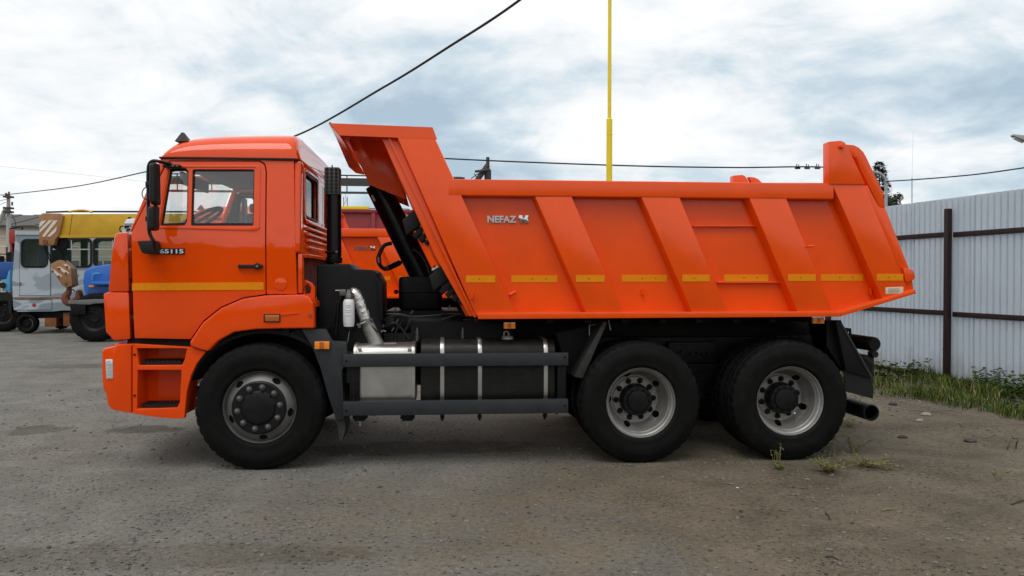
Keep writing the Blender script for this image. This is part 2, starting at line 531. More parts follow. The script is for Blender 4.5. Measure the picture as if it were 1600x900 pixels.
# rear corner pillars and back wall
for side in (0, 1):
    b = box(wx(457.5), wx(469.5), YC + 0.004, YC + 0.12, wz(395), zl - 0.018, 0.028, 4)
    slices(b, 'z', frange(1.8, 2.6, 0.08)); cabdef(b)
    obj('rear_corner_post', mirror_y(b) if side else b, 'cab_orange', truck)
    b = cabdef(box(wx(465), wx(472), YC + 0.01, YC + 0.09, wz(458), wz(396), 0.008))
    obj('rear_corner_post', mirror_y(b) if side else b, 'cab_orange', truck)
xb = wx(468.5)
wz0, wz1 = wz(396), zl - 0.02
wl = [(0.27, wz(330)), (0.27, wz(268)), (0.31, wz(264)), (0.86, wz(264)), (0.90, wz(268)), (0.90, wz(330)), (0.86, wz(334)), (0.31, wz(334))]
wr = [(BW - y, z) for y, z in wl]
back = obj('cab_back_wall', prism([(0.16, wz0), (BW - 0.16, wz0), (BW - 0.21, wz1), (0.21, wz1)], xb - 0.03, xb, holes=[wl, wr], bev=0.006, axis='x'), 'cab_orange', truck)
for w_ in (wl, wr):
    obj('back_window', prism(inset(w_, 0.004), xb - 0.02, xb - 0.016, axis='x'), 'rear_glass', back)
    obj('window_seal', prism(inset(w_, -0.016), xb + 0.001, xb + 0.012, holes=[inset(w_, 0.014)], axis='x'), 'black_plastic', back)
    obj('window_surround', prism(inset(w_, -0.075), xb + 0.001, xb + 0.016, holes=[inset(w_, -0.035)], bev=0.006, axis='x'), 'cab_orange', back)
for py in (343, 353, 363, 373, 384):
    obj('pressed_rib', box(xb + 0.001, xb + 0.03, 0.30, BW - 0.30, wz(py + 3.2), wz(py - 2.2), 0.010), 'cab_orange', back)
obj('back_lower_lip', box(xb - 0.02, xb + 0.04, 0.17, BW - 0.17, wz0 - 0.03, wz0 + 0.004, 0.008), 'cab_orange', back)
for i in range(9):
    yy = 0.42 + i * 0.085
    obj('chrome_mark', prism([(yy, wz(388)), (yy + 0.045, wz(388)), (yy + 0.062, wz(385)), (yy + 0.02, wz(385))], xb + 0.031, xb + 0.036, axis='x'), 'chrome', back)
obj('cab_lower_back', box(xb - 0.16, xb - 0.10, 0.12, BW - 0.12, 1.1, wz0 - 0.005), 'black_steel', truck)
# latch bracket low at the rear corner of the cab
lb = prism(PX([(473, 441), (478, 437), (489, 443), (493, 450), (493, 469), (474, 463)], 0.2), 0.16, 0.23, holes=[PX([(476, 448), (482, 443), (487, 449), (486, 458), (478, 460)], 0.2)], bev=0.005)
obj('cab_latch_bracket', lb, 'orange_plastic', truck)
# interior
fl0 = wz(440)
obj('cab_floor', box(wx(207), xb - 0.05, 0.14, BW - 0.14, 1.30, 1.36), 'interior_grey', truck)
obj('dashboard', prism([(wx(206), 1.37), (wx(206), wz(357)), (wx(225), wz(350)), (wx(250), wz(356)), (wx(252), wz(380)), (wx(232), 1.37)], 0.16, BW - 0.16, bev=0.02), 'interior_grey', truck)
for ys in (0.32, 1.62):
    seat = obj('seat', bevel(prism([(wx(325), 1.62), (wx(395), 1.60), (wx(397), 1.75), (wx(328), 1.78)], ys, ys + 0.52), 0.04, 3), 'seat_cloth', truck)
    obj('seat_back', bevel(prism([(wx(378), 1.74), (wx(398), 1.73), (wx(383), wz(329)), (wx(369), wz(329))], ys + 0.02, ys + 0.50), 0.045, 3), 'seat_cloth', seat)
    obj('headrest', bevel(prism([(wx(370), wz(326)), (wx(383), wz(326)), (wx(380), wz(311)), (wx(371), wz(311))], ys + 0.13, ys + 0.39), 0.03, 3), 'seat_cloth', seat)
    obj('seat_base', box(wx(335), wx(390), ys + 0.06, ys + 0.46, 1.365, 1.615), 'interior_grey', seat)
sw = Vector((wx(276), 0.58, wz(341)))
ring = []
a1 = Vector((0.75, 0, 0.45)).normalized(); a2 = Vector((0, 1, 0))
for k in range(33):
    th = 2 * PI * k / 32
    ring.append(sw + a1 * (0.24 * math.cos(th)) + a2 * (0.24 * math.sin(th)))
obj('steering_wheel', join(tube(ring, 0.017, 8), tube([sw - a1 * .23, sw + a1 * .23], 0.014, 6), tube([sw, sw + Vector((-.22, 0, -.32))], 0.03, 8)), 'black_plastic', truck)
obj('sun_visor', box(wx(262), wx(268), 0.35, 1.1, wz(282), wz(262), 0.008), 'interior_grey', truck)
obj('cab_headliner', box(wx(256), wx(460), 0.16, BW - 0.16, zl - 0.03, zl - 0.02), 'interior_grey', truck)
# mirrors
def mirrors():
    r = []
    ym = -0.16
    P = lambda px, py, y=ym: W(px, py, y)
    r.append(('mirror_arm', tube(spline([P(268, 257, 0.04), P(252, 253, -0.04), P(240, 251.5), P(233.5, 256), P(231.5, 268), P(231.5, 300), P(231.5, 330), P(231.8, 352), P(235, 368), P(241, 378), P(243, 388, -0.06)], 5), 0.014, 8), 'satin_black'))
    m1 = bridge(*[[(p[0], yy, p[1]) for p in PX(q, ym)] for q, yy in (
        ([(239, 261), (245, 258), (246, 316), (241, 318), (238, 310)], ym - 0.075),
        ([(237, 256), (246.5, 255), (248, 319), (240, 321), (236, 312)], ym - 0.05),
        ([(238, 256), (246.5, 255), (248, 319), (241, 321), (236.5, 312)], ym + 0.05),
        ([(240, 261), (245, 258), (246, 316), (242, 318), (239, 310)], ym + 0.07))])
    r.append(('mirror_housing', bevel(m1, 0.012, 3, 0.3), 'black_plastic'))
    m2 = bridge(*[[(p[0], yy, p[1]) for p in PX(q, ym)] for q, yy in (
        ([(237, 326), (244, 325), (244, 357), (238, 358), (235, 352)], ym - 0.07),
        ([(235, 324), (246, 322), (245.5, 359), (237, 361), (233, 355)], ym - 0.05),
        ([(236, 324), (246, 322), (245.5, 359), (238, 361), (234, 355)], ym + 0.05),
        ([(238, 326), (244, 325), (244, 357), (240, 358), (236, 352)], ym + 0.07))])
    r.append(('mirror_housing', bevel(m2, 0.012, 3, 0.3), 'black_plastic'))
    for py in (288, 342):
        a, b = P(228.5, py), P(238, py)
        r.append(('mirror_clamp', join(box(a.x, b.x, ym - 0.025, ym + 0.025, b.z - 0.02, b.z + 0.02, 0.006)), 'black_plastic'))
    r.append(('mirror_neck', tube([P(243, 318), P(243, 326)], 0.016, 8), 'black_plastic'))
    r.append(('mirror_bracket', prism(PX([(217, 377), (242, 375.5), (245.5, 382), (244.5, 396), (230, 397), (224, 395)], -0.05), -0.10, 0.048, bev=0.015), 'black_plastic'))
    a, b = W(252, 256, 0.0), W(279, 261, 0.0)
    r.append(('mirror_top_plate', box(a.x, b.x, 0.02, 0.085, b.z, a.z, 0.005), 'black_plastic'))
    for px in (269, 276):
        c = W(px, 258.5, 0.0)
        r.append(('bolt', disc(c.x, c.z, 0.012, 0.022, 0.008, 10), 'nut_steel'))
    return r
for side in (0, 1):
    for nm, b, mt in mirrors():
        obj(nm, mirror_y(b) if side else b, mt, truck)
P = lambda px, py, y=-0.16: W(px, py, y)
obj('mirror_cable', tube(spline([P(231, 290), P(224, 296), P(222, 303), P(224, 309), P(229, 312)], 6), 0.004, 6), 'seam_black', truck)

# bumper with steps
bpo = PX([(213, 537.5), (187, 537.5), (184, 541), (168, 544.5), (165, 549), (165.5, 594), (168, 610), (171, 612), (174, 633), (182, 640), (206, 645.5), (206, 541)], 0.06)
def frontcurve2(bm):
    slices(bm, 'y', [0.1, 0.16, 0.24, 0.34, 0.5, 0.8, 1.25, 1.7, 2.0, 2.16, 2.26, 2.34, 2.4])
    for v in bm.verts:
        k = abs(v.co.y - BW / 2) / (BW / 2)
        if v.co.x < -1.05: v.co.x -= 0.12 * (1 - k ** 5)
    return bm
bumper = obj('front_bumper', frontcurve2(prism(bpo, 0.045, BW - 0.045, bev=0.014)), 'orange_plastic', truck)
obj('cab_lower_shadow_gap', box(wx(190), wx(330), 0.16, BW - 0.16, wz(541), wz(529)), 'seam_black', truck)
stp = PX([(207, 538), (214, 537.5), (298, 542.5), (321.5, 549.5), (308, 567), (299, 585), (292, 611), (289, 640), (288, 653.5), (270, 654), (241, 651.5), (207, 646)], 0.05)
h1 = PX([(213.5, 544), (292, 544.5), (288, 563), (284, 570.5), (217, 571.5)], 0.05)
h2 = PX([(215, 578), (283.5, 578), (281, 628), (277, 637), (213.5, 639.5)], 0.05)
for side in (0, 1):
    fl = (lambda b: mirror_y(b)) if side else (lambda b: b)
    sp_ = obj('step_panel', fl(prism(stp, 0.05, 0.10, holes=[h1, h2], bev=0.010, seg=3)), 'orange_plastic', truck)
    obj('step_recess', fl(join(prism(PX([(208, 541), (297, 544), (289, 648), (208, 642)], 0.05), 0.30, 0.33), prism(PX([(207.5, 541), (213, 541), (213, 642), (207.5, 642)], 0.05), 0.098, 0.32),
        prism(PX([(290, 544), (297, 546), (292, 610), (288, 648), (281, 648)], 0.05), 0.098, 0.32))), 'orange_plastic', sp_)
    for (pa, pb, pz, pz2) in ((213, 287, 571.0, 577.5), (211, 282, 638.8, 645.5)):
        a, b = W(pa, pz, 0.05), W(pb, pz, 0.05); zb = W(pa, pz2, 0.05).z
        obj('step_shelf', fl(box(a.x, b.x, 0.062, 0.305, zb, a.z, 0.006)), 'orange_plastic', sp_)
        tr = obj('step_tread', fl(prism([(a.x + 0.035, 0.085), (b.x - 0.03, 0.085), (b.x - 0.03, 0.26), (a.x + 0.035, 0.26)], a.z + 0.001, a.z + 0.028, bev=0.006, axis='z')), 'black_plastic', sp_)
        teeth = [box(a.x + 0.045 + i * 0.030, a.x + 0.060 + i * 0.030, 0.078, 0.25, a.z + 0.026, a.z + 0.038) for i in range(10)]
        obj('step_teeth', fl(join(*teeth)), 'black_plastic', sp_)
    for pz in (554, 618):
        c = W(210.5, pz, 0.05)
        obj('screw', fl(disc(c.x, c.z, 0.044, 0.055, 0.010, 12)), 'black_plastic', sp_)
    hl = PX([(165.2, 561), (177, 561), (177.5, 592), (166.5, 592)], 0.05)
    obj('headlamp', fl(prism([(x, z) for x, z in hl], 0.036, 0.30, bev=0.01)), 'lens_clear', bumper)
    for k in range(6):
        zk = hl[0][1] - 0.012 - k * 0.026
        obj('headlamp_rib', fl(box(hl[0][0] + 0.02, hl[1][0] - 0.012, 0.031, 0.04, zk - 0.006, zk)), 'lens_clear', bumper)

# front wing, arch lining, rear mudguard of the cab
wing = [(296.5, 534), (317.5, 503.5), (345, 481.5), (380, 466.5), (415, 461.5), (474, 460.3), (484, 465), (490, 473), (491.5, 513), (440, 513.5), (400, 514.5), (366, 519), (342, 532), (325, 549.5), (312, 546), (297.5, 541.5)]
for side in (0, 1):
    fl = (lambda b: mirror_y(b)) if side else (lambda b: b)
    wg = prism(PX(wing, 0.02), 0.015, 0.13, bev=0.02, seg=3)
    fe = obj('front_wing', fl(wg), 'orange_plastic', truck)
    obj('wing_top', fl(prism(PX([(345, 481), (380, 466), (415, 461), (474, 460), (490, 472), (491, 480), (474, 466), (415, 466), (380, 471), (347, 485)], 0.02), 0.125, 0.42)), 'orange_plastic', fe)
    l0 = PX([(412, 490.5), (438, 490.5), (438, 503.5), (412, 503.5)], 0.01)
    obj('lamp_recess', fl(prism(l0, 0.006, 0.03, bev=0.004)), 'seam_black', fe)
    l1 = PX([(414, 492), (436.3, 492), (436.3, 502), (414, 502)], 0.0)
    obj('side_lamp', fl(prism(l1, -0.004, 0.01, bev=0.004)), 'amber_dark', fe)
    obj('pressed_crease', fl(prism(PX([(440, 490.5), (467, 489.5), (438, 493)], 0.01), 0.008, 0.03)), 'orange_plastic', fe)
    c = W(484.5, 492.5, 0.01)
    obj('screw', fl(disc(c.x, c.z, 0.004, 0.02, 0.012, 12)), 'nut_steel', fe)
    # lining: an arch over the wheel
    arc_o, arc_i = [], []
    for k in range(19):
        th = math.radians(-8 + 172 * k / 18)
        arc_o.append((0.02 + 0.66 * math.cos(th), 0.55 + 0.60 * math.sin(th)))
        arc_i.append((0.02 + 0.63 * math.cos(th), 0.55 + 0.57 * math.sin(th)))
    obj('wheel_arch_lining', fl(prism(arc_o + arc_i[::-1], 0.135, 0.62)), 'seam_black', truck)
    mg = PX([(470, 514), (509, 514.5), (519, 533), (541, 534), (543, 556), (534, 580), (538, 655), (531, 657), (524, 655), (512, 618), (500, 575), (487, 541)], 0.06)
    g = obj('cab_mudguard', fl(prism(mg, 0.07, 0.13, bev=0.008)), 'guard_steel', truck)
    obj('mudguard_inner', fl(prism(PX([(480, 514), (509, 514.5), (524, 580), (530, 640), (520, 636), (506, 580), (495, 545)], 0.06), 0.132, 0.55)), 'black_steel', g)
    obj('mud_flap', fl(prism(PX([(524.5, 652), (537.5, 652), (539, 672), (534, 690), (530, 688)], 0.08), 0.10, 0.46)), 'mud_rubber', g)
    l2 = PX([(491.5, 533.5), (514.5, 533.5), (514.5, 545.5), (491.5, 545.5)], 0.03)
    ml = obj('side_marker', fl(prism(l2, 0.028, 0.068, bev=0.004)), 'amber_lens', g)
    l3 = PX([(499.5, 534.5), (506, 534.5), (506, 544.5), (499.5, 544.5)], 0.03)
    obj('marker_reflector', fl(prism(l3, 0.022, 0.03)), 'amber_dark', g)

# ------------------------------------------------------------------ wheels
R_T = 0.525
def tyre_bm(cx, cz, ya, width=0.285):
    pr = [(0.050, .292), (0.028, .300), (0.014, .318), (0.009, .330), (0.011, .345), (0.0035, .375), (0.0, .415), (0.004, .452), (0.010, .462), (0.014, .480), (0.024, .502), (0.034, .514), (0.050, .521), (0.090, .5245), (0.096, .514), (0.106, .514), (0.112, .525), (width / 2, .526)]
    full = pr + [(width - a, r) for a, r in reversed(pr[:-1])]
    full = [(ya + a, r) for a, r in full]
    n = len(full)
    def md(i, k):
        if i in (11, 12, 13) or n - 1 - i in (11, 12, 13):
            return -0.009 if k % 4 == 0 else 0.0
        return 0.0
    b = lathe(full, cx, cz, 160, mod=md)
    for v in b.verts:
        if v.co.z < 0.004:
            v.co.z = 0.004
            v.co.y += 0.012 * (1 if v.co.y > ya + width / 2 else -1) * 0.6
    return b
def nuts(cx, cz, y, r, n=10, ph=0.0, size=0.017, h=0.035):
    res = []
    for k in range(n):
        th = ph + 2 * PI * k / n
        x, z = cx + r * math.cos(th), cz + r * math.sin(th)
        res.append(join(lathe([(y, size * 1.45), (y - 0.006, size * 1.45), (y - 0.007, size)], x, z, 10, base=1), lathe([(y - 0.006, size), (y - h * 0.8, size), (y - h, size * 0.6)], x, z, 6, base=1)))
    return res
def front_wheel(side):
    fl = (lambda b: mirror_y(b)) if side else (lambda b: b)
    cx, cz = 0.0, 0.517
    rim = [(0.040, .302), (0.036, .297), (0.046, .291), (0.060, .287), (0.075, .284)]
    k = 14
    for i in range(k + 1):
        t = i / k
        rim.append((0.082 - 0.055 * t ** 0.8, .282 - 0.067 * t))
    holes = [math.radians(a) for a in (-11, 58, 131, 203, 276)]
    def cut(r, th):
        for h in holes:
            d = (th - h + PI) % (2 * PI) - PI
            if (d * 0.25 / 0.036) ** 2 + ((r - 0.250) / 0.021) ** 2 < 1: return True
        return False
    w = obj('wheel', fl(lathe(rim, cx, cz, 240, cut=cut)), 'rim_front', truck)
    obj('tyre', fl(tyre_bm(cx, cz, 0.0)), 'rubber', w)
    obj('rim_flange', fl(lathe([(0.052, .2945), (0.040, .296), (0.034, .300), (0.034, .304), (0.042, .307), (0.05, .306)], cx, cz, 96)), 'rim_edge', w)
    obj('brake_drum', fl(lathe([(0.10, .0), (0.10, .275), (0.27, .275)], cx, cz, 48)), 'seam_black', w)
    obj('hub_cover', fl(lathe([(0.036, .220), (0.004, .217), (-0.004, .208), (-0.004, .140), (-0.010, .134), (-0.020, .126), (-0.026, .10), (-0.026, .02), (-0.026, 0.0)], cx, cz, 64)), 'hub_black', w)
    for nb in nuts(cx, cz, -0.003, 0.172, 10, math.radians(8)):
        obj('wheel_nut', fl(nb), 'nut_steel', w)
    return w
def rear_wheel(cx, side, inner=True):
    fl = (lambda b: mirror_y(b)) if side else (lambda b: b)
    cz = 0.517
    yo = 0.0
    rim = [(0.035, .300), (0.034, .295), (0.046, .2885), (0.060, .286), (0.066, .278), (0.078, .272), (0.100, .268), (0.106, .262), (0.205, .256)]
    for i in range(13):
        t = i / 12
        rim.append((0.21 + 0.068 * min(1, t * 1.25), .256 - 0.056 * t))
    rim += [(0.279, .197), (0.265, .192), (0.265, .120)]
    holes = [math.radians(a + (14 if cx > 4 else 0)) for a in (-36, 36, 108, 180, 252)]
    def cut(r, th):
        for h in holes:
            d = (th - h + PI) % (2 * PI) - PI
            if (d * 0.228 / 0.030) ** 2 + ((r - 0.228) / 0.024) ** 2 < 1: return True
        return False
    w = obj('wheel', fl(lathe(rim, cx, cz, 240, cut=cut)), 'rim_silver', truck)
    obj('tyre', fl(tyre_bm(cx, cz, yo)), 'rubber', w)
    obj('inner_tyre', fl(tyre_bm(cx, cz, 0.335)), 'rubber', w)
    obj('inner_rim', fl(lathe([(0.385, .30), (0.38, .28), (0.34, .265), (0.315, .25), (0.315, .0)], cx, cz, 48)), 'seam_black', w)
    obj('rim_flange', fl(lathe([(0.046, .292), (0.036, .294), (0.030, .298), (0.030, .302), (0.037, .305), (0.045, .304)], cx, cz, 96)), 'rim_edge', w)
    obj('hub', fl(lathe([(0.268, .138), (0.235, .140), (0.23, .133), (0.155, .131), (0.145, .124), (0.142, .098), (0.125, .090), (0.12, .06), (0.12, 0)], cx, cz, 48)), 'hub_black', w)
    for k in range(12):
        th = 2 * PI * k / 12
        c = (cx + 0.111 * math.cos(th), cz + 0.111 * math.sin(th))
        obj('hub_bolt', fl(lathe([(0.146, .011), (0.135, .011), (0.133, .008), (0.133, 0)], c[0], c[1], 6)), 'hub_black', w)
    for nb in nuts(cx, cz, 0.265, 0.167, 10, math.radians(13 if cx > 4 else 2), 0.018, 0.042):
        obj('wheel_nut', fl(nb), 'hub_black', w)
    th = math.radians(-55 if cx > 4 else 28)
    a = Vector((cx + 0.15 * math.cos(th), 0.13, cz + 0.15 * math.sin(th))); b = Vector((cx + 0.24 * math.cos(th), 0.24, cz + 0.24 * math.sin(th)))
    obj('valve_stem', fl(tube([a, b], 0.007, 6)), 'dull_steel', w)
    return w
for side in (0, 1):
    front_wheel(side)
    for cx in (3.19, 4.51):
        rear_wheel(cx, side)

# ------------------------------------------------------------------ chassis
for y in (0.80, 1.62):
    obj('frame_rail', box(-1.0, 5.35, y, y + 0.08, 0.78, 1.02, 0.008), 'black_steel', truck)
    obj('subframe_rail', box(0.95, 5.1, y - 0.005, y + 0.085, 1.025, 1.19, 0.008), 'black_steel', truck)
for x in (-0.7, 0.5, 1.4, 2.4, 3.2, 3.85, 4.5, 5.2):
    obj('cross_member', box(x - 0.05, x + 0.05, 0.885, 1.615, 0.82, 0.98, 0.01), 'black_steel', truck)
for x in (0.0, 3.19, 4.51):
    obj('axle', lathe([(0.3, 0.085), (0.5, 0.07), (0.95, 0.08), (1.05, 0.19), (1.25, 0.24), (1.45, 0.19), (1.55, 0.08), (2.0, 0.07), (2.2, 0.085)] if x > 1 else [(0.28, 0.06), (2.22, 0.06)], x, 0.517, 20, base=1), 'black_steel', truck)
for y in (0.68, 1.72):
    for k in range(9):
        hl_ = 0.78 - 0.07 * k
        pts = []
        for i in range(9):
            u = -1 + 2 * i / 8
            pts.append((3.85 + u * hl_, 0.76 - 0.021 * k - 0.10 * u * u * (hl_ / 0.78) ** 2))
        obj('leaf_spring', prism([(x, z + 0.018) for x, z in pts] + [(x, z) for x, z in reversed(pts)], y, y + 0.10), 'black_steel', truck)
    obj('spring_saddle', box(3.75, 3.95, y - 0.02, y + 0.12, 0.42, 0.60, 0.01), 'black_steel', truck)
    obj('front_spring', prism([(-0.75, 0.60), (0, 0.66), (0.75, 0.60), (0.75, 0.54), (0, 0.575), (-0.75, 0.54)], y, y + 0.09), 'black_steel', truck)
for px, py in ((1066, 549), (1081, 553), (1091, 551), (1099, 553), (1106, 553)):
    c = W(px, py, 0.66)
    obj('bolt', disc(c.x, c.z, 0.645, 0.69, 0.009, 8), 'black_plastic', truck)
obj('spring_hanger', box(3.62, 4.08, 0.70, 0.80, 0.78, 0.98, 0.01), 'black_steel', truck)
obj('engine_block', box(-0.55, 0.62, 0.85, 1.65, 0.6, 1.28, 0.05), 'black_steel', truck)
obj('gearbox', box(0.62, 1.5, 1.0, 1.5, 0.55, 0.98, 0.06), 'black_steel', truck)
obj('prop_shaft', tube([(1.5, 1.25, 0.75), (3.0, 1.25, 0.58)], 0.055, 14), 'black_steel', truck)

# air intake stack
P = lambda px, py, y: W(px, py, y)
yi = 0.42
a, b = P(507, 304, yi), P(530.5, 261.5, yi)
obj('intake_pipe', lathe([(P(520, 411, yi).z, .068), (P(520, 408, yi).z, .072), (P(520, 402, yi).z, .072), (P(520, 401, yi).z, .064), (P(520, 303, yi).z, .064)], P(520.5, 360, yi).x, yi + 0.06, 28, 'z'), 'satin_black', truck)
head = obj('intake_head', box(a.x, b.x, yi - 0.02, yi + 0.13, a.z, b.z, 0.012), 'grille_grey', truck)
gw, gh = (b.x - a.x), (b.z - a.z)
for i in range(3):
    for j in range(7):
        cx = a.x + gw * (0.2 + 0.3 * i); cz = a.z + gh * (0.10 + 0.133 * j)
        obj('intake_hole', lathe([(yi - 0.0195, .0145), (yi - 0.0225, .0145), (yi - 0.0225, .0125), (yi - 0.0212, .0120), (yi - 0.0212, 0)], cx, cz, 14), 'seam_black' , head)
obj('intake_clip', tube([P(519, 262, yi), P(519, 258, yi)], 0.006, 6), 'black_plastic', head)
obj('intake_stay', tube([P(508, 394, yi), P(526, 394, yi - 0.04)], 0.010, 8), 'black_steel', truck)
c = P(526, 393.5, yi - 0.05)
obj('bolt', disc(c.x, c.z, yi - 0.06, yi - 0.04, 0.010, 8), 'nut_steel', truck)
# air-cleaner housing
ac = PX([(494, 413), (545, 412), (551, 420), (580, 421.5), (588, 426), (596, 442), (597, 500), (594, 556), (494, 556)], 0.30)
hs = obj('air_cleaner_box', prism(ac, 0.32, 0.95, bev=0.02, seg=3), 'black_steel', truck)
obj('rear_rib', prism(PX([(588, 431), (597.5, 443), (598.5, 500), (591, 500), (589.5, 445)], 0.3), 0.29, 0.325, bev=0.006), 'black_steel', hs)
# battery carrier bracket beside the wing
obj('side_bracket', box(P(540, 534, 0.1).x, P(562, 534, 0.1).x, 0.14, 0.30, P(540, 600, 0.1).z, P(540, 552, 0.1).z, 0.008), 'guard_steel', truck)
# fuel filter
yf = 0.24
c = P(545, 488, yf)
flt = obj('fuel_filter', lathe([(P(545, 510, yf).z, .0), (P(545, 510, yf).z, .043), (P(545, 505, yf).z, .047), (P(545, 504, yf).z, .0485), (P(545, 473, yf).z, .0485), (P(545, 469, yf).z, .042), (P(545, 467, yf).z, .03), (P(545, 467, yf).z, 0)], c.x, yf, 24, 'z'), 'white_paint', truck)
for py in (477, 480, 485, 488, 493):
    w_ = random.uniform(0.02, 0.034)
    arc = [(c.x + 0.049 * math.sin(t), yf - 0.049 * math.cos(t), P(545, py, yf).z) for t in [(-w_ + 2 * w_ * i / 6) / 0.05 for i in range(7)]]
    obj('filter_print', tube(arc, 0.0022, 4), 'dull_steel', flt)
obj('filter_bowl', lathe([(P(545, 517, yf).z, .0), (P(545, 517, yf).z, .022), (P(545, 514, yf).z, .034), (P(545, 510.5, yf).z, .036)], c.x, yf, 18, 'z'), 'amber_dark' if False else 'black_plastic', flt)
obj('filter_head', join(box(c.x - 0.075, c.x - 0.022, yf - 0.03, yf + 0.06, P(545, 462, yf).z, P(545, 452, yf).z, 0.006), tube([P(524, 454, yf), P(532, 454, yf)], 0.006, 6), lathe([(P(545, 467, yf).z, .036), (P(545, 460, yf).z, .036), (P(545, 455, yf).z, .024), (P(545, 452, yf).z, .024)], c.x, yf, 12, 'z', base=1)), 'nut_steel', flt)
for i, (q, r_) in enumerate((([(536, 463), (531, 468), (528, 480), (527, 500), (524, 522)], .010), ([(534, 466), (526, 474), (523, 490), (520, 512)], .008), ([(553, 462), (562, 466), (570, 486), (578, 506), (592, 520)], .006))):
    obj('fuel_hose', tube(spline([P(x, y, yf + 0.05) for x, y in q], 5), r_, 6), 'black_plastic', truck)
obj('sensor_wire', tube([P(546, 517, yf), P(543, 535, yf), P(541, 550, yf)], 0.003, 5), 'dull_steel', truck)
# exhaust
ye = 0.34
ex = spline([P(548, 458, ye + .04), P(553, 458, ye), P(560, 469, ye), P(566, 486, ye), P(571, 500, ye)], 6)
obj('exhaust_foil_wrap', tube(ex, 0.05, 14, radii=[0.036 + 0.030 * min(1, i / 8) + 0.007 * mnoise.noise(Vector((i * .9, 0, 7))) for i in range(len(ex))]), 'foil', truck)
obj('exhaust_pipe', tube([P(570, 497, ye), P(592, 545, ye)], 0.062, 22), 'dull_steel', truck)
obj('exhaust_clamp', tube([P(569, 499, ye), P(573.5, 508, ye)], 0.069, 18), 'nut_steel', truck)
obj('clamp_bolt', join(box(P(560, 508, ye - .06).x, P(564, 508, ye - .06).x, ye - .08, ye - .05, P(560, 512, ye - .06).z, P(560, 505, ye - .06).z), tube([P(558, 508, ye - .07), P(572, 503, ye - .07)], 0.008, 6)), 'nut_steel', truck)
obj('brake_fitting', join(tube([P(588, 520, .35), P(600, 507, .35)], 0.008, 6), tube([P(592, 514, .35), P(603, 518, .35)], 0.007, 6), tube([P(589, 523, .35), P(598, 516, .33)], 0.012, 6)), 'nut_steel', truck)

# silencer, tank and guard
def rounded_box(xa, xb, ya, yb, za, zb, r, seg=8, bev=0.012):
    pts = []
    for (cy, cz, a0) in ((yb - r, zb - r, 0), (ya + r, zb - r, 90), (ya + r, za + r, 180), (yb - r, za + r, 270)):
        for k in range(seg + 1):
            t = math.radians(a0 + 90 * k / seg)
            pts.append((cy + r * math.cos(t), cz + r * math.sin(t)))
    return prism(pts, xa, xb, axis='x', bev=bev)
yt = 0.10
s0, s1 = P(553, 634, yt), P(649, 539, yt)
sil = obj('silencer', rounded_box(s0.x, s1.x, 0.10, 0.68, s0.z, s1.z, 0.09), 'polished_steel', truck)
for px in (555, 645.5):
    q = P(px, 545, yt)
    obj('end_band', rounded_box(q.x - 0.014, q.x + 0.014, 0.092, 0.688, s0.z - 0.008, s1.z + 0.008, 0.095, bev=0.003), 'polished_steel', sil)
obj('data_plate', box(P(598, 540, yt).x, P(618, 540, yt).x, 0.22, 0.32, s1.z + 0.001, s1.z + 0.006), 'dull_steel', sil)
for px in (562, 640):
    q = P(px, 546, 0.09)
    obj('rivet_plate', box(q.x - 0.016, q.x + 0.016, 0.094, 0.102, q.z - 0.012, q.z + 0.012, 0.003), 'dull_steel', sil)
t0, t1 = P(657, 634, yt), P(868, 532, yt)
tank = obj('fuel_tank', rounded_box(t0.x, t1.x, 0.10, 0.70, t0.z, t1.z, 0.115, bev=0.02), 'tank_grey', truck)
for px in (691, 750, 853):
    q = P(px, 560, 0.09)
    obj('tank_strap', rounded_box(q.x - 0.017, q.x + 0.017, 0.091, 0.709, t0.z - 0.009, t1.z + 0.009, 0.122, bev=0.002), 'polished_steel', tank)
    obj('strap_bolt', tube([(q.x, 0.16, t0.z - 0.005), (q.x, 0.16, t0.z - 0.14)], 0.010, 6), 'black_steel', tank)
    obj('bolt', lathe([(t0.z - 0.12, .018), (t0.z - 0.09, .018)], q.x, 0.16, 6, 'z', base=1), 'black_steel', tank)
q = P(793, 535, 0.30)
obj('filler_cap', lathe([(t1.z - 0.003, .055), (t1.z + 0.016, .055), (t1.z + 0.020, .050), (t1.z + 0.028, .046), (t1.z + 0.028, 0)], q.x, 0.30, 24, 'z'), 'dull_steel', tank)
obj('cap_lock', tube(spline([(q.x - .035, .28, t1.z + .02), (q.x - .03, .28, t1.z + .06), (q.x, .28, t1.z + .065), (q.x + .01, .28, t1.z + .03)], 5), 0.006, 6), 'dull_steel', tank)
yg = 0.03
def rail(px0, py0, px1, py1, y0, y1):
    a, b = P(px0, py0, yg), P(px1, py1, yg)
    return box(a.x, b.x, y0, y1, b.z, a.z, 0.006)
gd = obj('side_guard_rail', rail(536, 553.5, 888, 571, yg, yg + 0.045), 'guard_steel', truck)
obj('side_guard_rail', rail(536, 627.5, 888, 645.5, yg, yg + 0.045), 'guard_steel', truck)
for p0, p1 in ((545, 561), (872, 886)):
    st = obj('guard_upright', rail(p0, 571, p1, 628, yg + 0.046, yg + 0.08), 'black_steel', truck)
    for k in range(6):
        q = P((p0 + p1) / 2, 578 + k * 9, yg + .046)
        obj('punched_hole', disc(q.x, q.z, yg + 0.043, yg + 0.06, 0.006, 8), 'seam_black', st)
for px, py in ((541, 564), (541, 642), (883, 558), (883, 634)):
    q = P(px, py, yg)
    obj('bolt', disc(q.x, q.z, yg - 0.006, yg + 0.01, 0.009, 8), 'black_steel', truck)
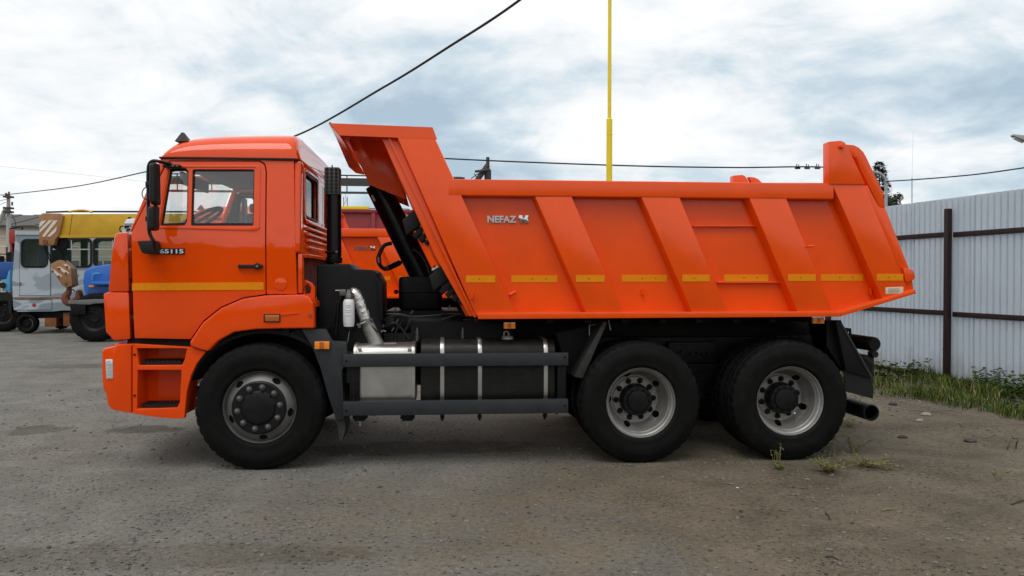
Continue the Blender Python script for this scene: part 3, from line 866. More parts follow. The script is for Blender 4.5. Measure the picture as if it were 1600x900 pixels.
for px in (563, 637):
    q = P(px, 655, 0.2)
    hb = obj('silencer_hanger', join(box(q.x - 0.045, q.x + 0.045, 0.14, 0.26, q.z - 0.005, q.z + 0.06, 0.004), box(q.x - 0.06, q.x + 0.06, 0.15, 0.25, q.z + 0.01, q.z + 0.03)), 'black_steel', truck)
    obj('bolt', tube([(q.x, .18, q.z), (q.x, .18, q.z - 0.055)], 0.012, 8), 'dull_steel', hb)
for px in (652, 723):
    q = P(px, 528, 0.40)
    sbolt = obj('spring_bolt', tube([(q.x, .40, q.z - .03), (q.x, .40, q.z + .09)], 0.009, 8), 'nut_steel', truck)
    for k in range(4):
        obj('washer', lathe([(q.z - .015 + k * .020, .020), (q.z - .006 + k * .020, .020)], q.x, .40, 10, 'z', base=1), 'nut_steel', sbolt)
obj('subframe_plate', prism(PX([(642, 503), (760, 503), (800, 510), (800, 533), (600, 536), (600, 520), (642, 520)], .45), 0.44, 0.47), 'black_steel', truck)
obj('air_tank', lathe([(P(600, 500, .6).x, 0.0), (P(600, 500, .6).x + .02, .11), (P(720, 500, .6).x, .11), (P(722, 500, .6).x + .02, 0)], 0.62, P(640, 505, .6).z - .02, 22, 'x'), 'black_steel', truck)
obj('valve_block', box(P(615, 490, .5).x, P(636, 490, .5).x, .5, .62, P(615, 515, .5).z, P(615, 490, .5).z, .01), 'black_steel', truck)
for q in ([(600, 500), (620, 492), (650, 495), (690, 492)], [(598, 512), (618, 505), (640, 530)], [(690, 500), (720, 492), (740, 500)], [(620, 545), (618, 520), (630, 500)], [(632, 548), (632, 520), (644, 500)]):
    obj('air_hose', tube(spline([P(x, y, .43) for x, y in q], 6), 0.010, 6), 'black_plastic', truck)
for px, py in ((593, 506), (612, 517), (619, 504), (642, 490), (700, 482), (615, 488)):
    q = P(px, py, .42)
    obj('hose_fitting', tube([q, q + Vector((0.02, -0.01, 0.03))], 0.008, 6), 'nut_steel', truck)

# ------------------------------------------------------------------ tipper body
YR, YP = 0.05, 0.155                            # rib face, recessed wall
side_pts = PX([(640, 284), (1352, 286), (1418, 462), (1310, 491), (762, 493)], YP)
body = obj('tipper_body', prism(side_pts, YP, YP + 0.012), 'body_orange', truck)
obj('side_wall', mirror_y(prism(side_pts, YP, YP + 0.012)), 'body_orange', body)
zb0 = W(1000, 497, YR).z
zt0 = W(1000, 283, YR).z
zfl = W(1000, 488, YR).z
fx0, fx1 = W(747, 498, YR).x, W(1310, 494, YR).x
obj('body_floor', box(fx0 + 0.03, fx1 - 0.01, 0.17, BW - 0.17, zb0 + 0.01, zb0 + 0.05), 'body_orange', body)
obj('body_understructure', box(fx0 + 0.25, fx1 - 0.05, 0.55, BW - 0.55, zb0 - 0.06, zb0 + 0.009), 'black_steel', body)
for k in range(9):
    x = fx0 + 0.3 + k * (fx1 - fx0 - 0.5) / 8
    obj('floor_bearer', box(x - 0.03, x + 0.03, 0.2, BW - 0.2, zb0 - 0.05, zb0 + 0.008), 'black_steel', body)
def ribfn(poly, y_front=YR, flank=0.022):
    back = PX(poly, YR)
    fr = inset(back, 0.0)
    # narrower face: shift the two long edges inwards
    n = len(back)
    (a, b, c, d) = back
    fr = [(a[0] + flank, a[1]), (b[0] - flank, b[1]), (c[0] - flank, c[1]), (d[0] + flank, d[1])]
    return prism(back, y_front, YP + 0.002, front=fr, bev=0.006)
ribs = [[(832, 307), (897, 307), (976, 489), (912, 489)], [(998, 307), (1065, 307), (1141, 489), (1078, 489)], [(1166, 307), (1231, 307), (1305, 488), (1243, 488)]]
posts = [[(618, 213), (682, 217), (808, 489.5), (742, 494)], [(1297, 286), (1352, 287), (1424, 460), (1377, 470)]]
tape_y = ((430.5, 441.5), (429.0, 439.5))
for side in (0, 1):
    fl = (lambda b: mirror_y(b)) if side else (lambda b: b)
    for r in ribs:
        obj('side_rib', fl(ribfn(r)), 'body_orange', body)
    obj('front_post', fl(ribfn(posts[0], YR - 0.003, 0.012)), 'body_orange', body)
    obj('rear_post', fl(ribfn(posts[1], YR - 0.003, 0.015)), 'body_orange', body)
    # top rail: a pressed box section
    a = W(700, 282.5, YR); b = W(1303, 285, YR)
    tr = box(a.x, b.x, YR - 0.006, YR + 0.15, W(1000, 308.5, YR).z, zt0, 0.016, 3)
    obj('top_rail', fl(tr), 'body_orange', body)
    lo = PX([(745, 488.5), (1311, 486), (1311, 494.5), (747, 498.5)], YR)
    obj('bottom_rail', fl(prism(lo, YR - 0.028, YP + 0.02, bev=0.006)), 'body_orange', body)
    lo2 = PX([(1311.3, 486.3), (1427, 451.5), (1429, 458.5), (1311.3, 494.3)], YR)
    obj('rear_bottom_rail', fl(prism(lo2, YR - 0.028, YP + 0.02, bev=0.005)), 'body_orange', body)
    for q in ([(1083, 351.8), (1191, 351.8), (1191, 354.2), (1083, 354.2)], [(1121, 440), (1229, 440), (1229, 442.3), (1121, 442.3)]):
        obj('wall_stiffener', fl(prism(PX(q, YP - 0.03), YP - 0.035, YP + 0.002, bev=0.002)), 'body_orange', body)
    # reflective strips on walls and ribs
    for (x0, x1, onrib) in ((728, 774, 1), (799, 871, 0), (900, 944.5, 1), (971.5, 1042, 0), (1066, 1108.5, 1), (1131, 1200.5, 0), (1231, 1274.5, 1), (1282, 1348, 0), (1370, 1411, 1)):
        t = (x0 - 728) / 640.0
        ya = 430.5 - 2.5 * t; yb = 441.3 - 2.8 * t
        pl_ = (YR - (0.003 if x0 in (728, 1370) else 0.0)) if onrib else YP
        obj('reflective_strip', fl(prism(PX([(x0, ya), (x1, ya), (x1, yb), (x0, yb)], pl_), pl_ - 0.0035, pl_ + 0.001)), 'tape_yellow', body)
        for k in range(2 if x1 - x0 > 50 else 1):
            q = W(x0 + (x1 - x0) * (0.45 if k == 0 else 0.75), (ya + yb) / 2, pl_)
            obj('strip_print', fl(disc(q.x, q.z, pl_ - 0.005, pl_ - 0.003, 0.006, 6)), 'dull_steel' if False else 'print_dark', body)
    # small tarpaulin hooks
    for (hx, hy, an, pl_) in ((738, 462, 1.5, YR), (800.5, 458.5, 0.5, YP), (1003, 456, 1.6, YP), (1265, 385, 0.1, YR), (1357, 455, 1.7, YP)):
        q = W(hx, hy, pl_); dv = Vector((math.cos(an), 0, math.sin(an))) * 0.028
        obj('tarp_hook', fl(join(tube([q + Vector((0, 0.004, 0)) - dv, q + Vector((0, -0.035, 0)) - dv * .8, q + Vector((0, -0.035, 0)) + dv, ], 0.009, 6), tube([q - dv * 0.9 + Vector((0, 0.002, 0)), q + dv + Vector((0, -0.002, 0))], 0.012, 6))), 'body_orange', body)
    # tall horn plate and pivot at the rear
    horn = PX([(1294, 221.5), (1313, 220), (1319, 223), (1323, 229), (1351, 288.5), (1294, 288)], YR)
    obj('tailgate_horn', fl(prism(horn, YR - 0.015, YR + 0.10, bev=0.008)), 'body_orange', body)
    q = W(1312.5, 229, YR)
    obj('pivot_bolt', fl(lathe([(YR - 0.014, .024), (YR - 0.026, .024), (YR - 0.030, .015), (YR - 0.045, .015), (YR - 0.045, 0)], q.x, q.z, 16)), 'body_orange', body)
    arm = PX([(1323, 227), (1333, 227), (1341, 231), (1348, 238), (1353, 247), (1380, 304), (1379, 308), (1422, 419), (1413, 426), (1410, 447), (1424, 455), (1415, 456), (1372, 326), (1371, 321), (1364, 310), (1345, 268), (1337, 248), (1331, 242)], 0.12)
    arm = PX([(1321, 226), (1333, 227), (1341, 231), (1348, 238), (1353, 247), (1380, 304), (1379, 308), (1422, 421), (1426, 452), (1418, 457), (1352, 290), (1362, 308), (1371, 322), (1345, 268), (1337, 248), (1329, 243)], 0.12)
    arm_u = PX([(1321, 226), (1333, 227), (1341, 231), (1348, 238), (1353, 247), (1380, 304), (1379, 308), (1382, 325), (1373, 324), (1345, 268), (1337, 248), (1329, 243)], 0.10)
    obj('tailgate_arm', fl(prism(arm_u, 0.085, 0.155, bev=0.006)), 'body_orange', body)
    edge = PX([(1354, 289), (1366, 312), (1372, 323), (1382, 325), (1424, 431), (1426, 452), (1419, 456), (1350, 292)], 0.10)
    obj('tailgate_edge', fl(prism(edge, 0.088, 0.16, bev=0.006)), 'body_orange', body)
    catch = PX([(1410, 418), (1423, 420.5), (1427, 424), (1429.5, 433), (1427, 437), (1420, 440), (1414, 440)], 0.07)
    obj('tailgate_catch', fl(prism(catch, 0.06, 0.10, bev=0.006)), 'body_orange', body)
# tailgate across the back and load-bed front wall
tg = [W(1352, 288, 0.1), W(1418, 452, 0.1)]
obj('tailgate', bridge([(tg[0].x - .03, .165, tg[0].z), (tg[0].x + .02, .165, tg[0].z), (tg[1].x + .02, .165, tg[1].z), (tg[1].x - .03, .165, tg[1].z)],
    [(tg[0].x - .03, BW - .165, tg[0].z), (tg[0].x + .02, BW - .165, tg[0].z), (tg[1].x + .02, BW - .165, tg[1].z), (tg[1].x - .03, BW - .165, tg[1].z)]), 'body_orange', body)
rs = [W(1311, 490, YP), W(1420, 456, YP)]
obj('rear_floor', bridge([(rs[0].x, .17, rs[0].z), (rs[0].x, .17, rs[0].z + .03), (rs[1].x, .17, rs[1].z + .03), (rs[1].x, .17, rs[1].z)],
    [(rs[0].x, BW - .17, rs[0].z), (rs[0].x, BW - .17, rs[0].z + .03), (rs[1].x, BW - .17, rs[1].z + .03), (rs[1].x, BW - .17, rs[1].z)]), 'body_orange', body)
fw = [W(606, 216, YR), W(741, 496, YR)]
for y0_, y1_, dx in ((0.075, BW - 0.075, 0.0),):
    obj('front_wall', bridge([(fw[0].x, y0_, fw[0].z), (fw[0].x + .02, y0_, fw[0].z), (fw[1].x + .02, y0_, fw[1].z), (fw[1].x, y0_, fw[1].z)],
        [(fw[0].x, y1_, fw[0].z), (fw[0].x + .02, y1_, fw[0].z), (fw[1].x + .02, y1_, fw[1].z), (fw[1].x, y1_, fw[1].z)]), 'body_orange', body)
# canopy over the cab
va, vb, vc, vd = W(514, 192.5, YR), W(676, 199, YR), W(683, 217.5, YR), W(531, 211.5, YR)
cab_cover = obj('canopy', bridge([(va.x, YR - .004, va.z), (vb.x, YR - .004, vb.z), (vc.x, YR - .004, vc.z), (vd.x, YR - .004, vd.z)],
    [(va.x, YR + .02, va.z), (vb.x, YR + .02, vb.z), (vc.x, YR + .02, vc.z), (vd.x, YR + .02, vd.z)]), 'body_orange', body)
obj('canopy_side', mirror_y(bridge([(va.x, YR - .004, va.z), (vb.x, YR - .004, vb.z), (vc.x, YR - .004, vc.z), (vd.x, YR - .004, vd.z)],
    [(va.x, YR + .02, va.z), (vb.x, YR + .02, vb.z), (vc.x, YR + .02, vc.z), (vd.x, YR + .02, vd.z)])), 'body_orange', cab_cover)
obj('canopy_sheet', bridge([(va.x + .01, YR + .021, va.z - .003), (vb.x, YR + .021, vb.z - .003), (vb.x, YR + .021, vb.z - .018), (va.x + .01, YR + .021, va.z - .018)],
    [(va.x + .01, BW - YR - .021, va.z - .003), (vb.x, BW - YR - .021, vb.z - .003), (vb.x, BW - YR - .021, vb.z - .018), (va.x + .01, BW - YR - .021, va.z - .018)]), 'body_orange', cab_cover)
# turned-down front lip (drops further towards the far side)
def nearpt(px, py, wy):
    return W(px, py, YR + wy)
L1 = [(0.0, (513.5, 192.5), (530, 211.5)), (0.6, (525.5, 216), (541, 228)), (1.2, (537, 243), (551, 246)), (1.72, (545, 261), (559, 258)), (2.05, (556, 270.5), (566, 270)), (2.34, (567.5, 273), (570, 272.5))]
bm = bmesh.new(); A, B, C_, D_ = [], [], [], []
for wy, p, q in L1:
    a = nearpt(*p, wy); b = nearpt(*q, wy)
    A.append(bm.verts.new(a)); B.append(bm.verts.new(b))
    A2 = a + Vector((0.012, 0, 0.012)); B2 = b + Vector((0.012, 0, 0.012))
    C_.append(bm.verts.new(A2)); D_.append(bm.verts.new(B2))
for i in range(len(A) - 1):
    bm.faces.new((A[i], A[i + 1], B[i + 1], B[i])); bm.faces.new((C_[i], D_[i], D_[i + 1], C_[i + 1]))
    bm.faces.new((A[i], C_[i], C_[i + 1], A[i + 1])); bm.faces.new((B[i], B[i + 1], D_[i + 1], D_[i]))
bmesh.ops.recalc_face_normals(bm, faces=bm.faces[:])
obj('canopy_lip', bm, 'body_orange', cab_cover)
# ram bracket plates under the canopy and flange strip beside the post
gp = [(541, 212), (608, 216), (634, 312), (578, 289), (556, 244)]
for y_ in (0.80, 1.55):
    src = PX(gp, 0.80)
    obj('ram_bracket', prism(src, y_, y_ + 0.02, bev=0.004), 'body_orange', body)
obj('canopy_rib', prism(PX([(546, 213), (560, 214), (574, 245), (569, 247)], .5), .5, .53), 'body_orange', cab_cover)
fs = PX([(596, 215), (621, 216), (700, 398), (741, 494), (733, 494), (680, 400)], 0.12)
obj('front_wall_flange', prism(fs, 0.10, 0.16, bev=0.006), 'body_orange', body)
fs2 = PX([(596, 215), (601, 215), (684, 400), (738, 494), (728, 494), (676, 400)], 0.30)
obj('front_wall_rib', prism(fs2, 0.30, 0.36, bev=0.005), 'body_orange', body)
# badge
def badge_on(parent, y, px0, px1, py0, py1, hx0, hx1):
    a, b = W(px0, py1, y), W(px1, py0, y)
    obj('maker_name', bevel(text_bm('NEFAZ', a.x, b.x, a.z, b.z, y - 0.014, y + 0.001, bold=0.035), 0, 1), 'chrome', parent, ang=20)
    c, d = W(hx0, py1 + .5, y), W(hx1, py0 - 1, y)
    w_, h_ = d.x - c.x, d.z - c.z
    poly = [(.14, 0), (.38, 0), (.45, .27), (.60, .27), (.66, 0), (1.0, 0), (.98, .46), (.90, .50), (1.02, 1), (.70, 1), (.60, .62), (.47, .62), (.42, 1), (.10, 1), (0, .48), (.16, .46)]
    obj('maker_emblem', prism([(c.x + u * w_, c.z + v * h_) for u, v in poly], y - 0.018, y + 0.001, bev=0.003), 'chrome', parent, ang=20)
badge_on(body, YP, 761.5, 806.5, 337.5, 348, 809, 825.5)
# data plate
q = PX([(1383.5, 449), (1411, 448), (1411, 458.5), (1383.5, 459.5)], YR - .003)
dp = obj('data_plate', prism(q, YR - .0065, YR, bev=0.001), 'label_cream', body)
for k in range(4):
    a, b = W(1387, 451.2 + k * 2, YR), W(1387 + random.uniform(16, 21), 451.2 + k * 2, YR)
    obj('plate_print', box(a.x, b.x, YR - .0085, YR - .006, a.z - .002, a.z + .002), 'dull_steel', dp)
# side markers under the body
for (x0, y0_, x1, y1_) in ((787, 503.5, 805, 513.5), (1269.5, 496, 1287.5, 505.5)):
    a, b = W(x0, y1_, 0.12), W(x1, y0_, 0.12)
    mk = obj('side_marker', box(a.x, b.x, 0.11, 0.14, a.z, b.z, 0.004), 'amber_lens', body)
    obj('marker_stay', box((a.x + b.x) / 2 - .02, (a.x + b.x) / 2 + .02, 0.141, 0.40, b.z - .03, b.z - .01), 'black_steel', body)
    obj('marker_reflector', box(a.x + (b.x - a.x) * .38, a.x + (b.x - a.x) * .62, 0.105, 0.115, a.z + .008, b.z - .008), 'amber_dark', mk)
# rubber bump stops, ribbed wedges on the front wall
def bump_stop(o, tilt, y_, s=1.0):
    """stack of stepped ribs narrowing downwards; o = lower tip"""
    d = Vector((math.cos(tilt), 0, math.sin(tilt))); n = Vector((-.74, 0, -.67))
    parts = []
    for k in range(5):
        l0, l1 = 0.10 * k * s * .62, 0.10 * (k + .86) * s * .62
        h = (0.03 + 0.040 * k) * s
        pts = [o + d * l0, o + d * l1, o + d * l1 + n * h, o + d * l0 + n * (h - .02 * s)]
        parts.append(prism([(p.x, p.z) for p in pts], y_, y_ + .20, bev=0.006))
    core = [o + d * .02, o + d * .33 * s, o + d * .33 * s + n * .15 * s, o + d * .02 + n * .015]
    parts.append(prism([(p.x, p.z) for p in core], y_ + .012, y_ + .19))
    l0, l1 = 0.31 * s, 0.46 * s
    pts = [o + d * l0, o + d * l1, o + d * l1 + n * .22 * s, o + d * (l0 + .02) + n * .235 * s]
    parts.append(prism([(p.x, p.z) for p in pts], y_ - .02, y_ + .22, bev=0.012))
    return join(*parts)
for (px, py, y_) in ((689, 395, 0.30), (731, 482, 0.26)):
    o = W(px, py, y_)
    bs = obj('bump_stop', bump_stop(o, math.radians(112), y_, 1.0), 'black_plastic', body)
    for (bx_, by_) in (((662, 326), (668, 330)) if py < 400 else ((702, 408), (706, 414))):
        q = W(bx_, by_, y_ - .03)
        obj('bolt', disc(q.x, q.z, y_ - .05, y_ - .02, .010, 8), 'nut_steel', bs)
    q = W(641 if py < 400 else 681, 338 if py < 400 else 421, y_)
    obj('stop_bolt', join(tube([q + Vector((-.02, 0, .03)), q + Vector((.04, 0, -.02))], .012, 6), tube([q + Vector((-.03, 0, -.01)), q + Vector((.02, 0, .02))], .016, 6)), 'nut_steel', bs)
# hydraulic ram
yh = 1.22
ra, rb = W(589, 288, yh), W(664, 440, yh)
ram = obj('hydraulic_ram', tube([ra, ra + (rb - ra) * .97, rb], 0.118, 28), 'satin_black', truck)
obj('ram_label', tube([ra + (rb - ra) * .10 + Vector((-.085, -.085, -.02)), ra + (rb - ra) * .16 + Vector((-.085, -.085, -.02))], .012, 4), 'label_cream', ram)
base0, base1 = W(623, 484, 1.0), W(691, 432, 1.0)
rbm = rounded_box(base0.x, base1.x, .0, .5, .0, .5, .1) ; rbm.free()
def rbox_z(xa, xb, ya, yb, za, zb, r, bev=0.02):
    pts = []
    for (cx, cy, a0) in ((xb - r, yb - r, 0), (xa + r, yb - r, 90), (xa + r, ya + r, 180), (xb - r, ya + r, 270)):
        for k in range(7):
            t = math.radians(a0 + 90 * k / 6)
            pts.append((cx + r * math.cos(t), cy + r * math.sin(t)))
    return prism(pts, za, zb, axis='z', bev=bev)
bk = obj('ram_base', rbox_z(base0.x, base1.x, 0.95, 1.5, base0.z, base1.z, .06, .03), 'black_steel', truck)
zc = W(650, 456, .95).z
obj('base_band', rbox_z(base0.x - .012, base1.x + .012, 0.938, 1.512, zc - .006, zc + .008, .07, .002), 'black_steel', bk)
q = W(619, 456, .94)
obj('bolt', disc(q.x, q.z, .92, .96, .022, 8), 'black_steel', bk)
obj('ram_cross_beam', box(base0.x - .1, base1.x + .15, .82, 1.68, base0.z - .10, base0.z - .005), 'black_steel', bk)
obj('hydraulic_hose', tube(spline([W(612, 380, 1.0), W(600, 384, .98), W(592.5, 398, .96), W(591, 408, .96), W(597, 418, .98), W(605, 420, 1.0), W(618, 415, 1.05), W(626, 410, 1.12)], 6), .019, 10), 'black_plastic', ram)
obj('hose_coupling', join(tube([W(591.3, 402, .955), W(592.2, 411, .955)], .024, 10), tube([W(600, 420, .98), W(606, 419.5, 1.0)], .023, 10)), 'nut_steel', ram)
obj('hose_sleeve', tube([W(608, 418, 1.0), W(624, 410.5, 1.1)], .028, 10), 'black_plastic', ram)
obj('hydraulic_hose', tube(spline([W(646, 390, 1.1), W(657, 398, 1.05), W(666, 412, 1.02), W(671, 428, 1.0)], 6), .016, 8), 'black_plastic', ram)
obj('hydraulic_hose', tube(spline([W(671, 430, .9), W(676, 423, .88), W(682, 421, .86)], 6), .014, 8), 'black_plastic', ram)

# rear mudguards, crossbars, tail
for side in (0, 1):
    fl = (lambda b: mirror_y(b)) if side else (lambda b: b)
    fm = PX([(943, 502), (948, 504), (910, 591), (896, 588)], 0.12)
    g = obj('rear_mudguard', fl(prism(fm, 0.10, 0.66, bev=0.004)), 'mud_rubber', truck)
    obj('mudguard_sheet', fl(prism(PX([(868, 520), (941, 505), (909, 588), (888, 584)], 0.42), 0.40, 0.425)), 'black_steel', g)
    sk = obj('tail_mudguard', fl(prism(PX([(1306, 502), (1316, 506), (1361, 588), (1357, 590), (1322, 580)], 0.10), 0.10, 0.66, bev=0.003)), 'black_steel', truck)
    obj('mud_flap', fl(prism(PX([(1318, 578), (1361, 589), (1365, 607), (1364, 623), (1322, 612)], 0.12), 0.12, 0.135)), 'black_plastic', sk)
    obj('guard_edge', fl(tube([W(1314, 506, .10), W(1361, 589, .10)], .012, 6)), 'guard_steel', sk)
    obj('tail_plate', fl(prism(PX([(1290, 500), (1312, 500), (1334, 548), (1352, 560), (1362, 570), (1355, 590), (1322, 590), (1290, 540)], .2), .18, .20)), 'black_steel', sk)
    lu = PX([(1322, 512), (1330, 513), (1331, 527), (1322, 524)], .5)
    q = W(1327, 520, .5)
    obj('tow_eye', fl(prism(lu, .50, .53, holes=[[(q.x + .012 * math.cos(t), q.z + .020 * math.sin(t)) for t in (0, .8, 1.6, 2.4, 3.2, 4, 4.8, 5.6)]])), 'black_steel', truck)
def crossbar(px, py, r, ya, yb, name, hollow):
    q = W(px, py, ya)
    prof = [(ya + .06, r * .8), (ya + .002, r * .82), (ya, r * .84), (ya, r)] if hollow else [(ya, 0), (ya, r * .8), (ya + .02, r)]
    return obj(name, lathe(prof + [(yb, r), (yb, 0)], q.x, q.z, 28), 'black_steel', truck)
crossbar(1361.5, 645, 0.073, 0.12, BW - .12, 'underrun_bar', True)
crossbar(1367, 538, 0.066, 0.22, BW - .22, 'rear_crossbar', False)
for y in (.78, 1.66):
    q = W(1361.5, 645, .12); q2 = W(1367, 538, .22)
    obj('underrun_stay', prism([(5.2, 1.0), (q2.x + .02, q2.z + .05), (q2.x - .02, q2.z - .1), (q.x + .02, q.z), (q.x - .07, q.z), (5.2, .78)], y, y + .03), 'black_steel', truck)
obj('rear_lamp_box', box(W(1345, 560, .2).x, W(1367, 560, .2).x, .2, .55, W(1350, 590, .2).z, W(1350, 556, .2).z, .02), 'black_plastic', truck)
q = W(1364, 553, .2)
obj('hose_coupling', lathe([(.16, 0), (.16, .03), (.24, .03)], q.x, q.z, 14), 'black_plastic', truck)
obj('body_prop', join(tube([W(921, 508, .35), W(935, 507, .35)], .006, 5), tube([W(921, 508, .35), W(921, 524, .35)], .006, 5)), 'dull_steel', truck)
obj('hanging_rod', tube([W(951, 500, .2), W(954, 516, .2)], .005, 5), 'dull_steel', truck)

# second truck behind: same kind, its own copy
lg = W(793.5, 343, YP)
best = None
for i in range(200):
    dy = 5 + i * 0.02
    q = W(570, 388, YP + dy)
    if best is None or abs(q.z - lg.z) < best[0]:
        best = (abs(q.z - lg.z), dy, q.x - lg.x)
truck2 = copy_tree(truck)
truck2.location = (best[2], best[1], 0)
truck2['label'] = 'second orange dump truck, mostly hidden behind the cab of the nearest one'
print('TRUCK2', best)

# ------------------------------------------------------------------ ground
def ground_material():
    mt = bpy.data.materials.new('yard_ground'); mt.use_nodes = True
    t = mt.node_tree; b = t.nodes['Principled BSDF']
    co = N(t, 'ShaderNodeTexCoord').outputs['Object']
    s = N(t, 'ShaderNodeSeparateXYZ'); L(t, co, s.inputs[0])
    big = noise_n(t, co, 0.35, 7, 0.6, 0.3)
    mid = noise_n(t, co, 1.7, 8, 0.65, 0.3)
    fine = noise_n(t, co, 26, 7, 0.75)
    grain = noise_n(t, co, 130, 4, 0.7)
    # asphalt: worn grey with aggregate
    asp = ramp(t, mid, [(0.3, (0.132, 0.127, 0.112)), (0.55, (0.184, 0.177, 0.157)), (0.75, (0.235, 0.226, 0.202))])
    dirt = ramp(t, mid, [(0.3, (0.088, 0.073, 0.051)), (0.5, (0.133, 0.111, 0.079)), (0.72, (0.180, 0.152, 0.111))])
    # dirt gains towards the fence (+x) and in worn patches
    gx = N(t, 'ShaderNodeMapRange'); gx.inputs[1].default_value = -1.5; gx.inputs[2].default_value = 6.0; gx.inputs[3].default_value = -0.34; gx.inputs[4].default_value = 0.50
    L(t, s.outputs[0], gx.inputs[0])
    f = math_n(t, 'ADD', math_n(t, 'ADD', big, gx.outputs[0]), math_n(t, 'MULTIPLY', math_n(t, 'SUBTRACT', mid, 0.5), 0.6))
    fac = ramp(t, f, [(0.42, (0, 0, 0)), (0.66, (1, 1, 1))])
    m1 = N(t, 'ShaderNodeMix', data_type='RGBA'); L(t, fac, m1.inputs[0]); L(t, asp, m1.inputs[6]); L(t, dirt, m1.inputs[7])
    # speckle of dark and pale grit
    sp1 = ramp(t, fine, [(0.36, (0.35,) * 3), (0.46, (0.95,) * 3), (0.56, (1.0,) * 3), (0.66, (1.7,) * 3)])
    m2 = N(t, 'ShaderNodeMix', data_type='RGBA', blend_type='MULTIPLY'); m2.inputs[0].default_value = 0.9
    L(t, m1.outputs[2], m2.inputs[6]); L(t, sp1, m2.inputs[7])
    sp2 = ramp(t, grain, [(0.32, (0.6,) * 3), (0.5, (1.0,) * 3), (0.72, (1.3,) * 3)])
    m3 = N(t, 'ShaderNodeMix', data_type='RGBA', blend_type='MULTIPLY'); m3.inputs[0].default_value = 0.8
    L(t, m2.outputs[2], m3.inputs[6]); L(t, sp2, m3.inputs[7])
    # pits: scattered dark voids in the worn asphalt
    vo = N(t, 'ShaderNodeTexVoronoi'); vo.inputs['Scale'].default_value = 34; L(t, co, vo.inputs['Vector'])
    pit = math_n(t, 'ADD', vo.outputs['Distance'], math_n(t, 'MULTIPLY', noise_n(t, co, 1.1, 5), 0.75))
    pr = ramp(t, pit, [(0.47, (0.22,) * 3), (0.56, (1, 1, 1))])
    m4 = N(t, 'ShaderNodeMix', data_type='RGBA', blend_type='MULTIPLY'); m4.inputs[0].default_value = 1.0
    L(t, m3.outputs[2], m4.inputs[6]); L(t, pr, m4.inputs[7])
    vo2 = N(t, 'ShaderNodeTexVoronoi'); vo2.inputs['Scale'].default_value = 15; vo2.inputs['Randomness'].default_value = 1.0; L(t, co, vo2.inputs['Vector'])
    pit2 = math_n(t, 'ADD', vo2.outputs['Distance'], math_n(t, 'ADD', math_n(t, 'MULTIPLY', noise_n(t, co, .9, 5), 0.5), math_n(t, 'MULTIPLY', noise_n(t, co, 45, 3), 0.35)))
    pr2 = ramp(t, pit2, [(0.54, (0.25,) * 3), (0.60, (1, 1, 1))])
    m5 = N(t, 'ShaderNodeMix', data_type='RGBA', blend_type='MULTIPLY'); m5.inputs[0].default_value = 1.0
    L(t, m4.outputs[2], m5.inputs[6]); L(t, pr2, m5.inputs[7])
    # oil patches, hollows and other darker spots with an outline of their own
    cur = m5.outputs[2]
    for (px, py, rx, ry, k) in ((58, 672, .34, .30, .55), (228, 671, .42, .26, .5), (120, 572, 1.0, .5, .72), (640, 700, 1.3, .35, .6), (190, 870, 1.6, .25, .78), (1350, 725, .5, .25, .7)):
        c = G(px, py)
        ax = math_n(t, 'DIVIDE', math_n(t, 'SUBTRACT', s.outputs[0], c.x), rx)
        ay = math_n(t, 'DIVIDE', math_n(t, 'SUBTRACT', s.outputs[1], c.y), ry)
        d = math_n(t, 'ADD', math_n(t, 'MULTIPLY', ax, ax), math_n(t, 'MULTIPLY', ay, ay))
        d = math_n(t, 'ADD', d, math_n(t, 'MULTIPLY', math_n(t, 'SUBTRACT', noise_n(t, co, 4.5, 5), 0.5), 2.2))
        st = ramp(t, d, [(0.5, (k, k * .97, k * .92)), (1.0, (1, 1, 1))])
        mm = N(t, 'ShaderNodeMix', data_type='RGBA', blend_type='MULTIPLY'); mm.inputs[0].default_value = 1.0
        L(t, cur, mm.inputs[6]); L(t, st, mm.inputs[7]); cur = mm.outputs[2]
    L(t, cur, b.inputs['Base Color'])
    b.inputs['Roughness'].default_value = 0.9
    b.inputs['Specular IOR Level'].default_value = 0.25
    h = math_n(t, 'ADD', math_n(t, 'MULTIPLY', fine, 0.5), math_n(t, 'ADD', math_n(t, 'MULTIPLY', grain, 0.25), math_n(t, 'MULTIPLY', mid, 1.2)))
    bn = N(t, 'ShaderNodeBump'); bn.inputs['Strength'].default_value = 0.75; bn.inputs['Distance'].default_value = 0.03
    L(t, h, bn.inputs['Height']); L(t, bn.outputs[0], b.inputs['Normal'])
    return mt
MATS['ground'] = ground_material()
def gh(x, y):
    """gentle unevenness, flat where the vehicles stand"""
    k = min(1, max(0, (x - 5.3) / 1.5)) if y > -3 else 0.0
    return k * 0.05 * (mnoise.noise(Vector((x * .7, y * .7, 0))) + .35)
bm = bmesh.new()
def gcoord(lo, hi, step, far):
    r = [-far, -far / 4, -60, -35]
    r += [v for v in frange(lo, hi, step)] + [hi, 35, 60, far / 4, far]
    return sorted(set(r))
gxs = gcoord(-24, 24, 0.4, 2500); gys = gcoord(-12, 30, 0.4, 2500)
V = [[bm.verts.new((x, y, gh(x, y) if abs(x) < 24 and -12 < y < 30 else 0)) for x in gxs] for y in gys]
for j in range(len(gys) - 1):
    for i in range(len(gxs) - 1):
        bm.faces.new((V[j][i], V[j][i + 1], V[j + 1][i + 1], V[j + 1][i]))
tag(obj('ground', bm, 'ground'), kind='structure')

